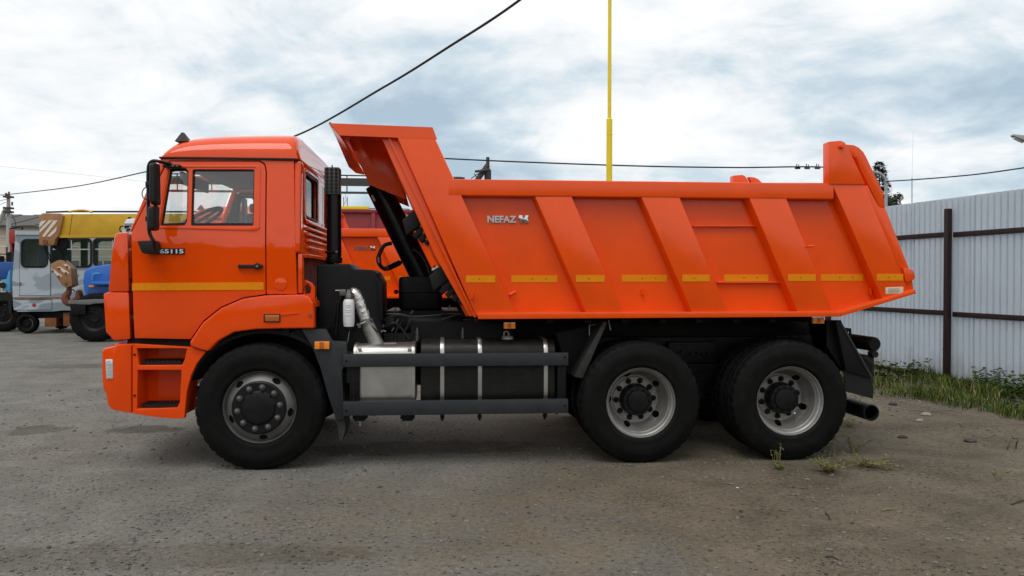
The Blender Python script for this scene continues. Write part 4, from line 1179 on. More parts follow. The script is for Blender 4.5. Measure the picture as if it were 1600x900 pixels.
# gravel, too small to count
def mat_simple(name, col, rough=.85, **k):
    return mat(name, col, rough, **k)
mat('stone_grey', (0.17, 0.16, 0.145), .85, var=.4, vscale=11, bump=.4, bscale=40)
mat('gravel', (0.13, 0.122, 0.108), .9, var=.65, vscale=9)
ICO = bmesh.new(); bmesh.ops.create_icosphere(ICO, subdivisions=1, radius=1.0)
icov = [v.co.copy() for v in ICO.verts]; icof = [[v.index for v in f.verts] for f in ICO.faces]
ico2 = bmesh.new(); bmesh.ops.create_icosphere(ico2, subdivisions=2, radius=1.0)
ico2v = [v.co.copy() for v in ico2.verts]; ico2f = [[v.index for v in f.verts] for f in ico2.faces]
gv, gf = [], []
def pebble(x, y, r):
    n = len(gv); z = gh(x, y)
    rot = Matrix.Rotation(random.random() * 6.28, 3, 'Z')
    sx, sy, sz = r * random.uniform(.8, 1.5), r * random.uniform(.7, 1.1), r * random.uniform(.4, .75)
    for v in icov:
        p = rot @ Vector((v.x * sx, v.y * sy, v.z * sz)) * random.uniform(.85, 1.12)
        gv.append((x + p.x, y + p.y, z + p.z + sz * .25))
    gf.extend([[i + n for i in f] for f in icof])
for i in range(5200):
    d = 2.6 + 9 * random.random() ** 1.6
    px = random.uniform(-60, 1660)
    q = CAM + ray(px, 450) * d
    if q.y > 9: continue
    clump = mnoise.noise(Vector((q.x * .8, q.y * .8, 3)))
    if clump < -0.05 and random.random() < .7: continue
    pebble(q.x, q.y, random.choice((.004, .005, .006, .007, .009, .012, .017)) * (1.0 if d < 6 else 1.3))
for i in range(900):                                  # rubble towards the fence
    d = random.uniform(9.5, 14); px = random.uniform(1330, 1620)
    q = At(px, 434, d); pebble(q.x, q.y, random.choice((.008, .012, .016, .022)))
me = bpy.data.meshes.new('gravel'); me.from_pydata(gv, [], gf); me.materials.append(MATS['gravel'])
o = bpy.data.objects.new('gravel', me); COL.objects.link(o); tag(o, 'loose grey gravel scattered over the yard', 'gravel', kind='stuff')

def stone(px, py, size, label, m_='stone_grey', flat=.6):
    g = G(px, py); z = gh(g.x, g.y)
    bm = bmesh.new(); sd = random.random() * 50
    size *= .36
    vs_ = [bm.verts.new((g.x + v.x * size * (1 + .35 * mnoise.noise(v * 1.3 + Vector((sd, 0, 0)))) * 1.25, g.y + v.y * size * (1 + .3 * mnoise.noise(v * 1.7 + Vector((0, sd, 0)))), z + size * flat * .55 + v.z * size * flat * (1 + .3 * mnoise.noise(v * 1.5 + Vector((0, 0, sd)))))) for v in ico2v]
    for f in ico2f: bm.faces.new([vs_[i] for i in f])
    return tag(obj('stone', bm, m_, loc=(g.x, g.y, z), smooth=False), label, 'stone', 'stones by the fence')
mat('stone_pale', (0.26, 0.245, 0.22), .85, var=.3, vscale=11)
mat('stone_dark', (0.05, 0.046, 0.042), .9, var=.3, vscale=11)
stone(1447, 649, .13, 'pale stone at the near edge of the weeds below the brown fence post', 'stone_pale')
stone(1437, 660, .10, 'low pale stone in front of the weeds, left of the larger pale one', 'stone_pale')
stone(1410, 684, .11, 'dark flat stone lying on bare dirt left of the weeds', 'stone_dark', .45)
stone(1516, 692, .14, 'dark flat stone at the foot of the weeds near the right edge', 'stone_dark', .4)
stone(1395, 635, .12, 'dark rock on the dirt just right of the truck tail bar', 'stone_dark', .6)
stone(1482, 843, .035, 'small stone on the dirt near the lower right corner, left of its neighbour', 'stone_grey')
stone(1503, 846, .036, 'small stone on the dirt near the lower right corner, right of its neighbour', 'stone_grey')
stone(1331, 818, .030, 'small dark stone on the dirt below the rear wheel', 'stone_dark')
stone(1239, 762, .034, 'small dark stone on the dirt beneath the weed tuft', 'stone_dark')
stone(1110, 861, .030, 'small dark stone near the bottom edge, lower centre right', 'stone_dark')
stone(826, 802, .030, 'dark pebble on asphalt near the bottom centre', 'stone_dark')
stone(1152, 762, .022, 'tiny white scrap of stone on the dirt between the rear axles and the bottom edge', 'white_paint', .3)

# ------------------------------------------------------------------ fence on the right
mat('fence_sheet', (0.66, 0.725, 0.785), .42, var=.035, vscale=1.0, dust=(.50, .49, .47), dust_lo=.70)
mat('fence_brown', (0.022, 0.011, 0.009), .6, var=.3, vscale=12, dust=(.07, .026, .013), dust_lo=.62, spec=.25)
def fence_dirt():
    mt = MATS['fence_sheet']; t = mt.node_tree; b = t.nodes['Principled BSDF']
    lk = [l for l in t.links if l.to_socket == b.inputs['Base Color']][0]; src = lk.from_socket
    co = N(t, 'ShaderNodeTexCoord').outputs['Object']
    s = N(t, 'ShaderNodeSeparateXYZ'); L(t, co, s.inputs[0])
    mpn = N(t, 'ShaderNodeMapping'); mpn.inputs['Scale'].default_value = (3, 3, 1.6); L(t, co, mpn.inputs[0])
    st = noise_n(t, mpn.outputs[0], 1.0, 6, .65, .2)
    up_ = math_n(t, 'SUBTRACT', 1.0, math_n(t, 'MULTIPLY', s.outputs[2], 1.9), True)
    f = math_n(t, 'ADD', math_n(t, 'MULTIPLY', up_, .75), math_n(t, 'MULTIPLY', math_n(t, 'SUBTRACT', st, .62), 1.3), True)
    mx = N(t, 'ShaderNodeMix', data_type='RGBA'); L(t, math_n(t, 'MULTIPLY', f, .8), mx.inputs[0]); L(t, src, mx.inputs[6]); mx.inputs[7].default_value = (.34, .31, .26, 1)
    L(t, mx.outputs[2], b.inputs['Base Color'])
fence_dirt()
def fpos(d):                                          # point of the fence line at camera depth d
    xc = 9.393 - 0.2214 * d
    p = CAM + Vector((Fv.x, Fv.y, 0)).normalized() * d + Rv * xc
    return Vector((p.x, p.y, 0))
fdir = (fpos(20) - fpos(10)).normalized()             # along the fence, away from the camera
fn = Vector((fdir.y, -fdir.x, 0))
if fn.dot(CAM - fpos(12)) < 0: fn = -fn               # towards the yard
F0 = fpos(11.71)
fence = thing('fence', 'grey corrugated sheet fence with dark brown posts and rails behind the truck', 'fence', F0)
zt_f, zb_f = 2.80, 0.02
def corr(s0, width, seed):
    """one corrugated sheet"""
    rnd = random.Random(seed)
    n = 11; pitch = width / n; pts = []
    for i in range(n):
        a = i * pitch
        pts += [(a, .026), (a + pitch * .70, .026), (a + pitch * .77, 0), (a + pitch * .93, 0)]
    pts.append((width, .026))
    bm = bmesh.new(); lo, hi = [], []
    lean = rnd.uniform(-.006, .006); dz = rnd.uniform(-.012, .012)
    for (a, o_) in pts:
        b = F0 + fdir * (s0 + a) + fn * (o_ + .016 * a / width)
        lo.append(bm.verts.new((b.x, b.y, zb_f + dz))); t_ = b + fn * lean
        hi.append(bm.verts.new((t_.x, t_.y, zt_f + dz)))
    for i in range(len(lo) - 1):
        bm.faces.new((lo[i], lo[i + 1], hi[i + 1], hi[i]))
    bmesh.ops.solidify(bm, geom=bm.faces[:], thickness=.002)
    return bm
for k in range(-4, 24):
    obj('sheet', corr(k * 1.245, 1.262, k), 'fence_sheet', fence, ang=10)
def along(s, off, z):
    b = F0 + fdir * s + fn * off
    return Vector((b.x, b.y, z))
def fbox(s0, s1, o0, o1, z0, z1, bev=.004):
    bm = bmesh.new()
    c = [along(s, o_, z) for s in (s0, s1) for o_ in (o0, o1) for z in (z0, z1)]
    v = [bm.verts.new(p) for p in c]
    for f in ((0, 1, 3, 2), (4, 6, 7, 5), (0, 4, 5, 1), (2, 3, 7, 6), (0, 2, 6, 4), (1, 5, 7, 3)):
        bm.faces.new([v[i] for i in f])
    bmesh.ops.recalc_face_normals(bm, faces=bm.faces[:])
    return bevel(bm, bev)
sp0 = (fpos(12.14) - F0).dot(fdir)
for k in range(-2, 9):
    s = sp0 + k * 3.0
    obj('post', fbox(s - .042, s + .042, .075, .150, -.05, 2.64 + .02 * (k % 2)), 'fence_brown', fence)
    for z in (2.26, 1.06, .06):
        obj('rail', fbox(s - 3.0 + .052, s - .052 if False else s - .053, .026, .072, z - .04 + .012 * ((k * 7) % 3 - 1), z + .035 + .012 * ((k * 7) % 3 - 1)), 'fence_brown', fence)
# ------------------------------------------------------------------ vegetation
mat('grass_a', (0.085, 0.115, 0.022), .9, spec=.1, var=.35, vscale=2)
mat('grass_b', (0.048, 0.080, 0.018), .9, spec=.1, var=.35, vscale=2)
mat('weed_green', (0.13, 0.16, 0.04), .9, spec=.1, var=.3, vscale=8)
mat('weed_dry', (0.20, 0.17, 0.07), .8, var=.3, vscale=8)
class VB:
    def __init__(s): s.v = []; s.f = []
    def blade(s, p, h, w, az, lean):
        n = len(s.v); d = Vector((math.cos(az), math.sin(az), 0)); sd = Vector((-d.y, d.x, 0)) * w
        a = p + Vector((0, 0, h * .55)) + d * (lean * h * .3); t = p + Vector((0, 0, h * (1 - .25 * lean))) + d * (lean * h)
        s.v += [p - sd, p + sd, a - sd * .8, a + sd * .8, t]
        s.f += [(n, n + 1, n + 3, n + 2), (n + 2, n + 3, n + 4)]
    def leaf(s, p, l, w, az, pitch):
        n = len(s.v); d = Vector((math.cos(az) * math.cos(pitch), math.sin(az) * math.cos(pitch), math.sin(pitch)))
        sd = Vector((-math.sin(az), math.cos(az), 0)) * w; up = Vector((0, 0, w * .4))
        s.v += [p, p + d * l * .4 + sd + up, p + d * l * .4 - sd + up, p + d * l * .75 + sd * .7, p + d * l * .75 - sd * .7, p + d * l - up * 1.5]
        s.f += [(n, n + 1, n + 3, n + 5), (n, n + 5, n + 4, n + 2)]
    def build(s, name, m_, parent=None, loc=None):
        me = bpy.data.meshes.new(name)
        off = Vector(loc) if loc is not None else (root_loc(parent) if parent else Vector((0, 0, 0)))
        me.from_pydata([tuple(v - off) for v in s.v], [], s.f); me.materials.append(MATS[m_])
        me.polygons.foreach_set('use_smooth', [True] * len(me.polygons))
        o = bpy.data.objects.new(name, me); COL.objects.link(o)
        if parent: o.parent = parent
        elif loc is not None: o.location = loc
        return o
rg = random.Random(3)
ga, gb, lf, gd_ = VB(), VB(), VB(), VB()
def strip_density(s, off):
    k = mnoise.noise(Vector((s * .7, off * 1.1, 5)))
    edge = 2.35 + .7 * mnoise.noise(Vector((s * .9, 0, 2)))       # width of the grown strip
    if s > 1.2: edge *= max(.4, 1.15 - .12 * s)
    return k * 1.9 + .5 * mnoise.noise(Vector((s * 2.3, off * 2.3, 8))) - max(0, (off - edge * .6) * .6) + .16
for i in range(70000):
    s = rg.uniform(-7, 9); off = rg.uniform(.0, 3.4)
    if strip_density(s, off) < rg.uniform(-.1, .5): continue
    p = along(s, off, 0); p.z = gh(p.x, p.y)
    h = rg.uniform(.05, .19) * (1.35 if off < .9 else .9) * (.8 + .8 * max(0, mnoise.noise(Vector((s * 1.7, off * 1.7, 9)))))
    (gd_ if rg.random() < .13 else ga if rg.random() < .55 else gb).blade(p, h, rg.uniform(.003, .006), rg.uniform(0, 6.28), rg.uniform(.2, 1.0))
for i in range(9000):
    s = rg.uniform(-7, 5); off = rg.uniform(.0, 2.2)
    if strip_density(s + 20, off) < rg.uniform(.1, .6): continue
    p = along(s, off, 0); p.z = gh(p.x, p.y) + rg.uniform(.02, .28) * max(.25, 1.1 - off * .4)
    lf.leaf(p, rg.uniform(.05, .12), rg.uniform(.014, .032), rg.uniform(0, 6.28), rg.uniform(-.5, .7))
tag(ga.build('grass', 'grass_a'), 'bright grass blades growing along the foot of the fence', 'grass', kind='stuff')
tag(gd_.build('dry_grass', 'weed_dry'), 'dry yellowish grass blades among the green along the fence', 'grass', kind='stuff')
tag(gb.build('grass', 'grass_b'), 'darker grass blades growing along the foot of the fence', 'grass', kind='stuff')
tag(lf.build('ground_cover', 'grass_b'), 'broad leafy weeds growing along the foot of the fence', 'weeds', kind='stuff')
def weed(px, py, h, n_stem, spread, label, dry=.3, y_z=None):
    g = G(px, py); g.z = gh(g.x, g.y)
    root = thing('weed_plant', label, 'weed', g, 'weeds by the rear wheel')
    st = []; lv, dv = VB(), VB()
    for i in range(n_stem):
        az = rg.uniform(0, 6.28); sp_ = spread * rg.uniform(.2, 1)
        hh = h * rg.uniform(.5, 1)
        b0 = g + Vector((rg.uniform(-.03, .03), rg.uniform(-.03, .03), 0))
        tip = g + Vector((math.cos(az) * sp_, math.sin(az) * sp_, hh))
        mid = (b0 + tip) / 2 + Vector((0, 0, hh * .12))
        path = spline([b0, mid, tip], 4)
        st.append(tube(path, .002, 4, radii=[.0028 - .0016 * k / len(path) for k in range(len(path))]))
        for k in range(int(6 + hh * 40)):
            p = path[rg.randrange(1, len(path))] + Vector((rg.uniform(-.008, .008),) * 2 + (0,))
            (dv if rg.random() < dry else lv).leaf(p, rg.uniform(.012, .034), rg.uniform(.003, .007), rg.uniform(0, 6.28), rg.uniform(-.2, .9))
    obj('stem', join(*st), 'weed_dry', root)
    lv.build('foliage', 'weed_green', root)
    if dv.v: dv.build('dry_foliage', 'weed_dry', root)
weed(1215, 727, .20, 6, .07, 'small green weed standing in front of the left part of the rear wheel', .1)
weed(1218, 733, .05, 14, .07, 'low tuft of bright grass at the foot of the small green weed', .05)
weed(1272, 716, .20, 4, .07, 'thin grey-stemmed weed against the lower right of the rear tyre', .5)
weed(1298, 738, .10, 42, .22, 'largest bushy yellow-green weed tuft right of the rear wheel', .4)
weed(1299, 715, .26, 3, .05, 'tall grey seed stalk rising from the bushy tuft by the rear wheel', .6)
weed(1350, 728, .08, 26, .26, 'low spreading weed to the right of the bushy tuft', .4)
weed(1336, 708, .16, 14, .22, 'green grassy weed behind the bushy tuft, beside the rear tyre', .1)
weed(1383, 733, .05, 10, .16, 'sparse dry weed at the right end of the weed row', .5)
weed(1560, 752, .10, 5, .12, 'thin dry weed on bare dirt near the right edge', .6)
weed(1330, 668, .08, 12, .14, 'small weed on the dirt under the tail bar', .3)
g = along(-1.6, .35, 0)
weed(1478, 597, .55, 5, .10, 'tall thin weed against the fence left of the brown post', .1)
# twigs and straw on the dirt
def twig(px0, py0, px1, py1, m_, label, r=.006):
    a, b = G(px0, py0), G(px1, py1)
    a.z = gh(a.x, a.y) + r; b.z = gh(b.x, b.y) + r
    tag(obj('twig', tube([a, (a + b) / 2 + Vector((.01, .01, .006)), b], r, 6, radii=[r, r * .9, r * .5]), m_, loc=a), label, 'twig', 'twigs on the dirt')
twig(1290, 803, 1297, 813, 'stone_dark', 'short dark twig on the dirt below the rear wheel, upper of two')
twig(1290, 871, 1310, 876, 'stone_dark', 'short dark twig on the dirt near the bottom edge, lower of two')
twig(1378, 799, 1398, 798, 'weed_dry', 'pale straw lying on the dirt at lower right')
twig(1580, 790, 1606, 783, 'stone_dark', 'long dark twig on the dirt at the right edge')

# ------------------------------------------------------------------ poles, lamp, wires, trees
mat('pole_yellow', (0.80, 0.62, 0.006), .45, var=.06, vscale=4)
mat('concrete', (0.36, 0.35, 0.33), .85, var=.15, vscale=5)
mat('old_steel', (0.045, 0.043, 0.042), .7, var=.3, vscale=4)
mat('galvanised', (0.33, 0.34, 0.35), .5, metal=.6)
mat('wire_black', (0.015, 0.015, 0.016), .7)
mat('bark', (0.10, 0.075, 0.05), .9, var=.3, vscale=8)
mat('needle', (0.030, 0.048, 0.030), .8, var=.4, vscale=3)
mat('leaf_far', (0.045, 0.075, 0.030), .8, var=.4, vscale=3)
p = At(951.5, 434, 20); p.z = 0
yp = thing('flag_pole', 'tall bright yellow pole rising behind the dump body', 'pole', p)
zs = At(951.5, 187, 20).z
obj('lower_tube', lathe([(0, .074), (zs, .074), (zs + .03, .048)], p.x, p.y, 24, 'z'), 'pole_yellow', yp)
obj('upper_tube', lathe([(zs + .028, .047), (12, .040), (12, 0)], p.x, p.y, 24, 'z'), 'pole_yellow', yp)
zk = At(951.5, 211, 20).z
obj('weld_band', lathe([(zk - .012, .0745), (zk - .008, .078), (zk + .008, .078), (zk + .012, .0745)], p.x, p.y, 24, 'z'), 'pole_yellow', yp)
# dark timber pole with brace (background)
p = At(762, 434, 30); p.z = 0
dp_ = thing('timber_pole', 'dark timber pole with slanting brace and loose wires behind the dump body', 'pole', p)
zt_ = At(762, 246, 30).z; zb_ = At(762, 266, 30).z
obj('mast', join(tube([(p.x, p.y, zb_ - .3), (p.x, p.y, zt_)], .065, 10), tube([(p.x, p.y, 0), (p.x, p.y, zb_)], .13, 10)), 'old_steel', dp_)
a, b = At(744, 284, 29.8), At(762, 258, 29.9)
obj('brace', tube([a + (a - b) * 4, a, b], .10, 8), 'old_steel', dp_)
obj('cross_arm', join(tube([At(742, 268, 29.7), At(766, 265, 29.7)], .05, 6), tube([At(736, 279, 29.6), At(752, 268, 29.6)], .018, 5), tube([At(741, 271, 29.6), At(747, 281, 29.6)], .018, 5)), 'old_steel', dp_)
# overhead steel gantry
ya_, yb_ = At(250, 281, 30), At(722, 283, 31)
yb_.z = ya_.z
gt = thing('steel_gantry', 'dark steel overhead gantry beams seen between the cab and dump canopy', 'gantry', (yb_.x, yb_.y, 0))
def beam(a, b, h, w):
    d = (b - a); n = Vector((-d.y, d.x, 0)).normalized() * w / 2; u = Vector((0, 0, h / 2))
    return bridge([a - n - u, a + n - u, a + n + u, a - n + u], [b - n - u, b + n - u, b + n + u, b - n + u])
obj('main_beam', beam(ya_, yb_, .29, .15), 'old_steel', gt)
dzl = Vector((0, 0, At(560, 300.5, 30.5).z - ya_.z))
obj('lower_pipe', tube([ya_ + dzl, yb_ + dzl], .045, 8), 'old_steel', gt)
dzu = Vector((0, 0, .23))
obj('upper_cable', tube([ya_ + dzu, (ya_ + yb_) / 2 + dzu + Vector((0, 0, .03)), yb_ + dzu], .03, 6), 'old_steel', gt)
for k in range(9):
    q = ya_.lerp(yb_, (k + .5) / 9)
    obj('hanger', beam(q + dzl, q + dzu + Vector((.001, 0, 0)), .03, .05) if False else tube([q + dzl, q + dzu], .022, 6), 'old_steel', gt)
for q in (ya_, yb_):
    obj('gantry_post', beam(Vector((q.x - .1, q.y, q.z / 2)), Vector((q.x + .1, q.y, q.z / 2)), q.z + .35, .2), 'old_steel', gt)
obj('head_block', box(yb_.x - .35, yb_.x + .1, yb_.y - .2, yb_.y + .2, yb_.z + .02, yb_.z + .22, .02), 'old_steel', gt)
# lattice mast far away
p = At(540, 434, 160); p.z = 0
lm = thing('lattice_mast', 'tiny grey lattice mast far beyond the red truck body', 'mast', p)
h = At(540, 308, 160).z
for sx in (-.5, .5):
    for sy in (-.5, .5):
        obj('leg', tube([(p.x + sx * 1.1, p.y + sy * 1.1, 0), (p.x + sx * .7, p.y + sy * .7, h)], .07, 5), 'galvanised', lm)
for k in range(8):
    z0_, z1_ = h * k / 8, h * (k + 1) / 8
    obj('lattice_brace', tube([(p.x - .5, p.y - .45, z0_), (p.x + .5, p.y - .45, z1_)], .05, 4), 'galvanised', lm)
obj('mast_top', tube([(p.x, p.y, h - .3), (p.x, p.y, h + .9)], .05, 5), 'galvanised', lm)
# concrete utility pole at the left with brace and wires
p = At(14, 434, 45); p.z = 0
up = thing('utility_pole', 'grey concrete utility pole with slanting brace at the left edge', 'pole', p)
zt_ = At(14, 303, 45).z
obj('mast', lathe([(0, .20), (zt_, .085), (zt_, 0)], p.x, p.y, 12, 'z'), 'concrete', up)
b = At(9, 327, 45)
obj('brace', tube([Vector((b.x - 3.4, b.y, 0)), At(-4, 352, 45), b], .13, 8), 'concrete', up)
for py in (307.5, 325, 331):
    q = At(13, py, 44.8)
    obj('cross_arm', box(q.x - .22, q.x + .16, q.y - .15, q.y + .3, q.z - .05, q.z + .05), 'old_steel', up)
for px, py in ((9.5, 304), (14, 302), (19, 318)):
    q = At(px, py, 44.8)
    obj('insulator', lathe([(q.z - .12, .03), (q.z - .05, .06), (q.z, .04), (q.z + .06, .06), (q.z + .10, .02)], q.x, q.y, 8, 'z', base=1), 'old_steel', up)
obj('drop_cable', tube(spline([At(16, 328, 44.7), At(20, 338, 44.7), At(24, 347, 44.7), At(25, 358, 44.7)], 4), .02, 5), 'wire_black', up)
q = At(14, 378, 44.6)
obj('meter_box', box(q.x - .09, q.x + .10, q.y - .25, q.y - .12, q.z - .15, q.z + .12), 'concrete', up)
def wire(pts, r, label, group='overhead wires', n=10):
    pp = spline(pts, n)
    return tag(obj('wire', tube(pp, r, 5), 'wire_black', loc=pts[0]), label, 'wire', group)
wire([At(12, 304, 45), At(120, 291, 36.5), At(230, 268, 29), At(340, 244, 24), At(460, 213, 20.5), At(600, 136, 17), At(700, 74, 15), At(812, 0, 13.5), At(1000, -150, 11.5)], .024, 'black twisted cable climbing from the left pole over the cab to the top edge')
wire([At(-60, 309, 44), At(12, 304, 45)], .022, 'short wire running left from the top of the concrete pole')
wire([At(-40, 322, 43), At(10, 311.5, 45)], .014, 'thin lower wire running left from the concrete pole')
wire([At(-40, 338, 43), At(9, 316, 45)], .012, 'thinnest sagging wire running left from the concrete pole')
wire([At(-40, 256, 60), At(120, 272, 62), At(300, 292, 66)], .007, 'faint thin wire crossing the sky left of the cab')
wire([At(640, 245, 22), At(800, 252.5, 22), At(1000, 259.5, 22), At(1150, 261.8, 22.5), At(1300, 262, 23), At(1383, 281, 24)], .021, 'black wire running level above the dump body to its tailgate horn')
wire([At(1383, 283.5, 24), At(1425, 281, 23), At(1500, 275, 21.5), At(1560, 268, 20), At(1680, 250, 18)], .018, 'black wire rising from the curved lamp post to the right edge')
q0 = None
for i, px in enumerate((1246, 1261, 1277)):
    q = At(px, 261.5, 22.85)
    cl = thing('wire_clamp', ['left', 'middle', 'right'][i] + ' of three small cable clamps on the wire by the tailgate horn', 'clamp', q, 'cable clamps')
    obj('saddle', box(q.x - .07, q.x + .07, q.y - .05, q.y + .03, q.z - .05, q.z + .02, .01), 'old_steel', cl)
    obj('bolt', tube([q + Vector((-.03, -.02, -.02)), q + Vector((-.03, -.02, .10))], .014, 6), 'old_steel', cl)
    obj('bolt', tube([q + Vector((.03, -.02, -.02)), q + Vector((.03, -.02, .08))], .014, 6), 'old_steel', cl)
# curved lamp post behind the tailgate
p = At(1383.5, 434, 24); p.z = 0
lp = thing('lamp_post', 'slim grey lamp post with curved arm behind the tailgate', 'lamp post', p)
pth = [p, Vector((p.x, p.y, At(1383.5, 300, 24).z))] + spline([At(1384, 290, 24), At(1382, 279, 24), At(1376, 272, 24), At(1366, 269, 24), At(1352, 266, 24)], 5)
obj('mast', tube(pth, .045, 10), 'galvanised', lp)
e = At(1348, 265, 24)
obj('lamp_head', bevel(prism([(e.x - .28, e.z - .02), (e.x + .1, e.z - .05), (e.x + .1, e.z + .05), (e.x - .1, e.z + .07)], e.y - .1, e.y + .1), .02), 'galvanised', lp)
# street lamp whose head pokes in at the right edge
p = At(1690, 434, 19); p.z = 0
sl_ = thing('street_lamp', 'street lamp head poking into the sky at the right edge', 'street lamp', p)
tp = At(1690, 262, 19)
obj('mast', tube([p, tp], .06, 10), 'galvanised', sl_)
obj('arm', tube(spline([tp, At(1660, 240, 18.8), At(1625, 227, 18.6), At(1603, 219, 18.5)], 5), .028, 8), 'galvanised', sl_)
e0, e1 = At(1605, 220, 18.5), At(1581.5, 211.5, 18.4)
d = (e1 - e0).normalized(); u = Vector((0, 0, 1))
hd = bridge([e0 + Vector((0, -.05, -.03)), e0 + Vector((0, .05, -.03)), e0 + Vector((0, .05, .04)), e0 + Vector((0, -.05, .04))],
            [e0.lerp(e1, .35) + Vector((0, -.11, -.06)), e0.lerp(e1, .35) + Vector((0, .11, -.06)), e0.lerp(e1, .35) + Vector((0, .09, .07)), e0.lerp(e1, .35) + Vector((0, -.09, .07))],
            [e1 + Vector((0, -.06, -.02)), e1 + Vector((0, .06, -.02)), e1 + Vector((0, .05, .02)), e1 + Vector((0, -.05, .02))])
obj('lamp_head', bevel(hd, .01), 'galvanised', sl_)
obj('lamp_lens', tube([e0.lerp(e1, .3) + Vector((0, 0, -.055)), e0.lerp(e1, .9) + Vector((0, 0, -.035))], .045, 8), 'lens_clear', sl_)
# thin aerial
p = At(1425, 434, 42); p.z = 0
an = thing('antenna', 'very thin aerial mast rising above the fence', 'antenna', p)
obj('mast', tube([p, At(1425, 278, 42)], .028, 6), 'galvanised', an)
obj('whip', tube([At(1425, 279, 42), At(1427, 205, 42)], .005, 5), 'galvanised', an)
# conifer and leafy tree beyond the fence
def conifer(px, top, depth, half, label):
    p = At(px, 434, depth); p.z = 0
    H = At(px, top, depth).z
    t_ = thing('spruce_tree', label, 'tree', p)
    obj('trunk', tube([p, p + Vector((0, 0, H * .5)), p + Vector((0, 0, H))], .15, 8, radii=[.16, .09, .01]), 'bark', t_)
    vb = VB(); rr = random.Random(int(px))
    z = H * .12
    while z < H * .995:
        k = 1 - z / H
        R = half * (k ** .6) + .05
        for b in range(9 if k > .3 else 6):
            az = rr.uniform(0, 6.28); Lb = R * rr.uniform(.55, 1.08)
            for j in range(int(16 + Lb * 26)):
                u_ = rr.random() ** .7
                c = p + Vector((math.cos(az) * Lb * u_, math.sin(az) * Lb * u_, z - Lb * u_ * .35 + rr.uniform(-.06, .06)))
                a2 = az + rr.choice((-1, 1)) * rr.uniform(.1, 1.0)
                vb.leaf(c, rr.uniform(.12, .28), rr.uniform(.018, .04), a2, rr.uniform(-.5, .25))
        z += .17
    vb.build('crown', 'needle', t_)
conifer(1373, 253, 40, 1.15, 'dark spruce tree behind the tailgate arm')
p = At(1393, 434, 38); p.z = 0
bt = thing('leafy_tree', 'leafy tree crown just showing above the fence right of the spruce', 'tree', p)
topz = At(1399, 303, 38).z
obj('trunk', tube([p, p + Vector((0, 0, topz * .6)), p + Vector((.3, 0, topz * .9))], .14, 8, radii=[.14, .10, .03]), 'bark', bt)
vb = VB(); rr = random.Random(5)
for c_, r_, n_ in ((At(1397, 314, 38), .34, 420), (At(1389, 324, 38), .45, 500), (At(1404, 308, 38), .20, 160), (At(1391, 345, 38), .8, 900), (At(1402, 352, 38), .7, 700)):
    for i in range(n_):
        v_ = Vector((rr.gauss(0, 1), rr.gauss(0, 1), rr.gauss(0, 1))).normalized() * r_ * rr.random() ** .5
        vb.leaf(c_ + v_, rr.uniform(.06, .14), rr.uniform(.02, .045), rr.uniform(0, 6.28), rr.uniform(-.8, .8))
vb.build('crown', 'leaf_far', bt)

# unseen dark tree belt added behind the camera for the truck's side to mirror
bm = bmesh.new(); rows = []
rw = random.Random(11)
for i in range(141):
    az = math.radians(-90 - 80 + 160 * i / 140)
    hh = 7.0 + 2.2 * mnoise.noise(Vector((i * .11, 0, 1))) + 1.3 * mnoise.noise(Vector((i * .6, 4, 1)))
    row = []
    for j, (dr, f) in enumerate(((-2.0, 0), (-3.0, .35), (-2.2, .7), (-.8, .93), (1.0, 1.0), (3.5, .9), (6, .0))):
        r = 68 + dr + 1.2 * mnoise.noise(Vector((i * .5, j * 1.3, 6)))
        row.append(bm.verts.new((1.5 + r * math.cos(az), r * math.sin(az), hh * f)))
    rows.append(row)
for a, b in zip(rows, rows[1:]):
    for j in range(6):
        bm.faces.new((a[j], a[j + 1], b[j + 1], b[j]))
tag(obj('unseen_mirror_wood', bm, 'leaf_far'), 'unseen dark tree belt added behind the camera for the truck paint to mirror', 'wood', kind='stuff')

# ------------------------------------------------------------------ vehicles and building in the background
mat('bus_grey', (0.36, 0.41, 0.45), .5, var=.05, vscale=2)
def camo():
    mt = bpy.data.materials.new('bus_camo'); mt.use_nodes = True
    t = mt.node_tree; b = t.nodes['Principled BSDF']
    co = N(t, 'ShaderNodeTexCoord').outputs['Object']
    mpn = N(t, 'ShaderNodeMapping'); mpn.inputs['Scale'].default_value = (1, 1, 1.9); L(t, co, mpn.inputs[0])
    f = noise_n(t, mpn.outputs[0], .95, 2, .4, .8)
    L(t, ramp(t, f, [(.44, (.21, .255, .29)), (.47, (.40, .455, .50)), (.56, (.40, .455, .50)), (.59, (.27, .32, .355))]), b.inputs['Base Color'])
    b.inputs['Roughness'].default_value = .5
    MATS['bus_camo'] = mt
camo()
mat('crane_yellow', (0.52, 0.30, 0.008), .5, var=.12, vscale=3, dust=(.25, .17, .04), dust_lo=.6)
mat('crane_tan', (0.30, 0.145, 0.055), .55, var=.15, vscale=6)
mat('cream_paint', (0.62, 0.57, 0.48), .6, var=.08)
mat('cab_blue', (0.02, 0.13, 0.50), .35, coat=.4, var=.06)
mat('light_blue', (0.08, 0.30, 0.52), .5, var=.1)
mat('dark_blue', (0.01, 0.07, 0.28), .45, var=.1)
mat('rust_brown', (0.22, 0.075, 0.02), .8, var=.4, vscale=7)
mat('hook_rust', (0.16, 0.055, 0.03), .8, var=.4, vscale=12)
mat('red_paint', (0.26, 0.018, 0.022), .5, var=.12, vscale=3)
mat('bright_red', (0.32, 0.02, 0.012), .5, var=.15, vscale=5)
mat('house_wall', (0.50, 0.42, 0.33), .9, var=.12, vscale=1.2)
mat('roof_grey', (0.075, 0.072, 0.07), .85, var=.3, vscale=2.5)
mat('yard_grey', (0.14, 0.14, 0.14), .7, var=.2)

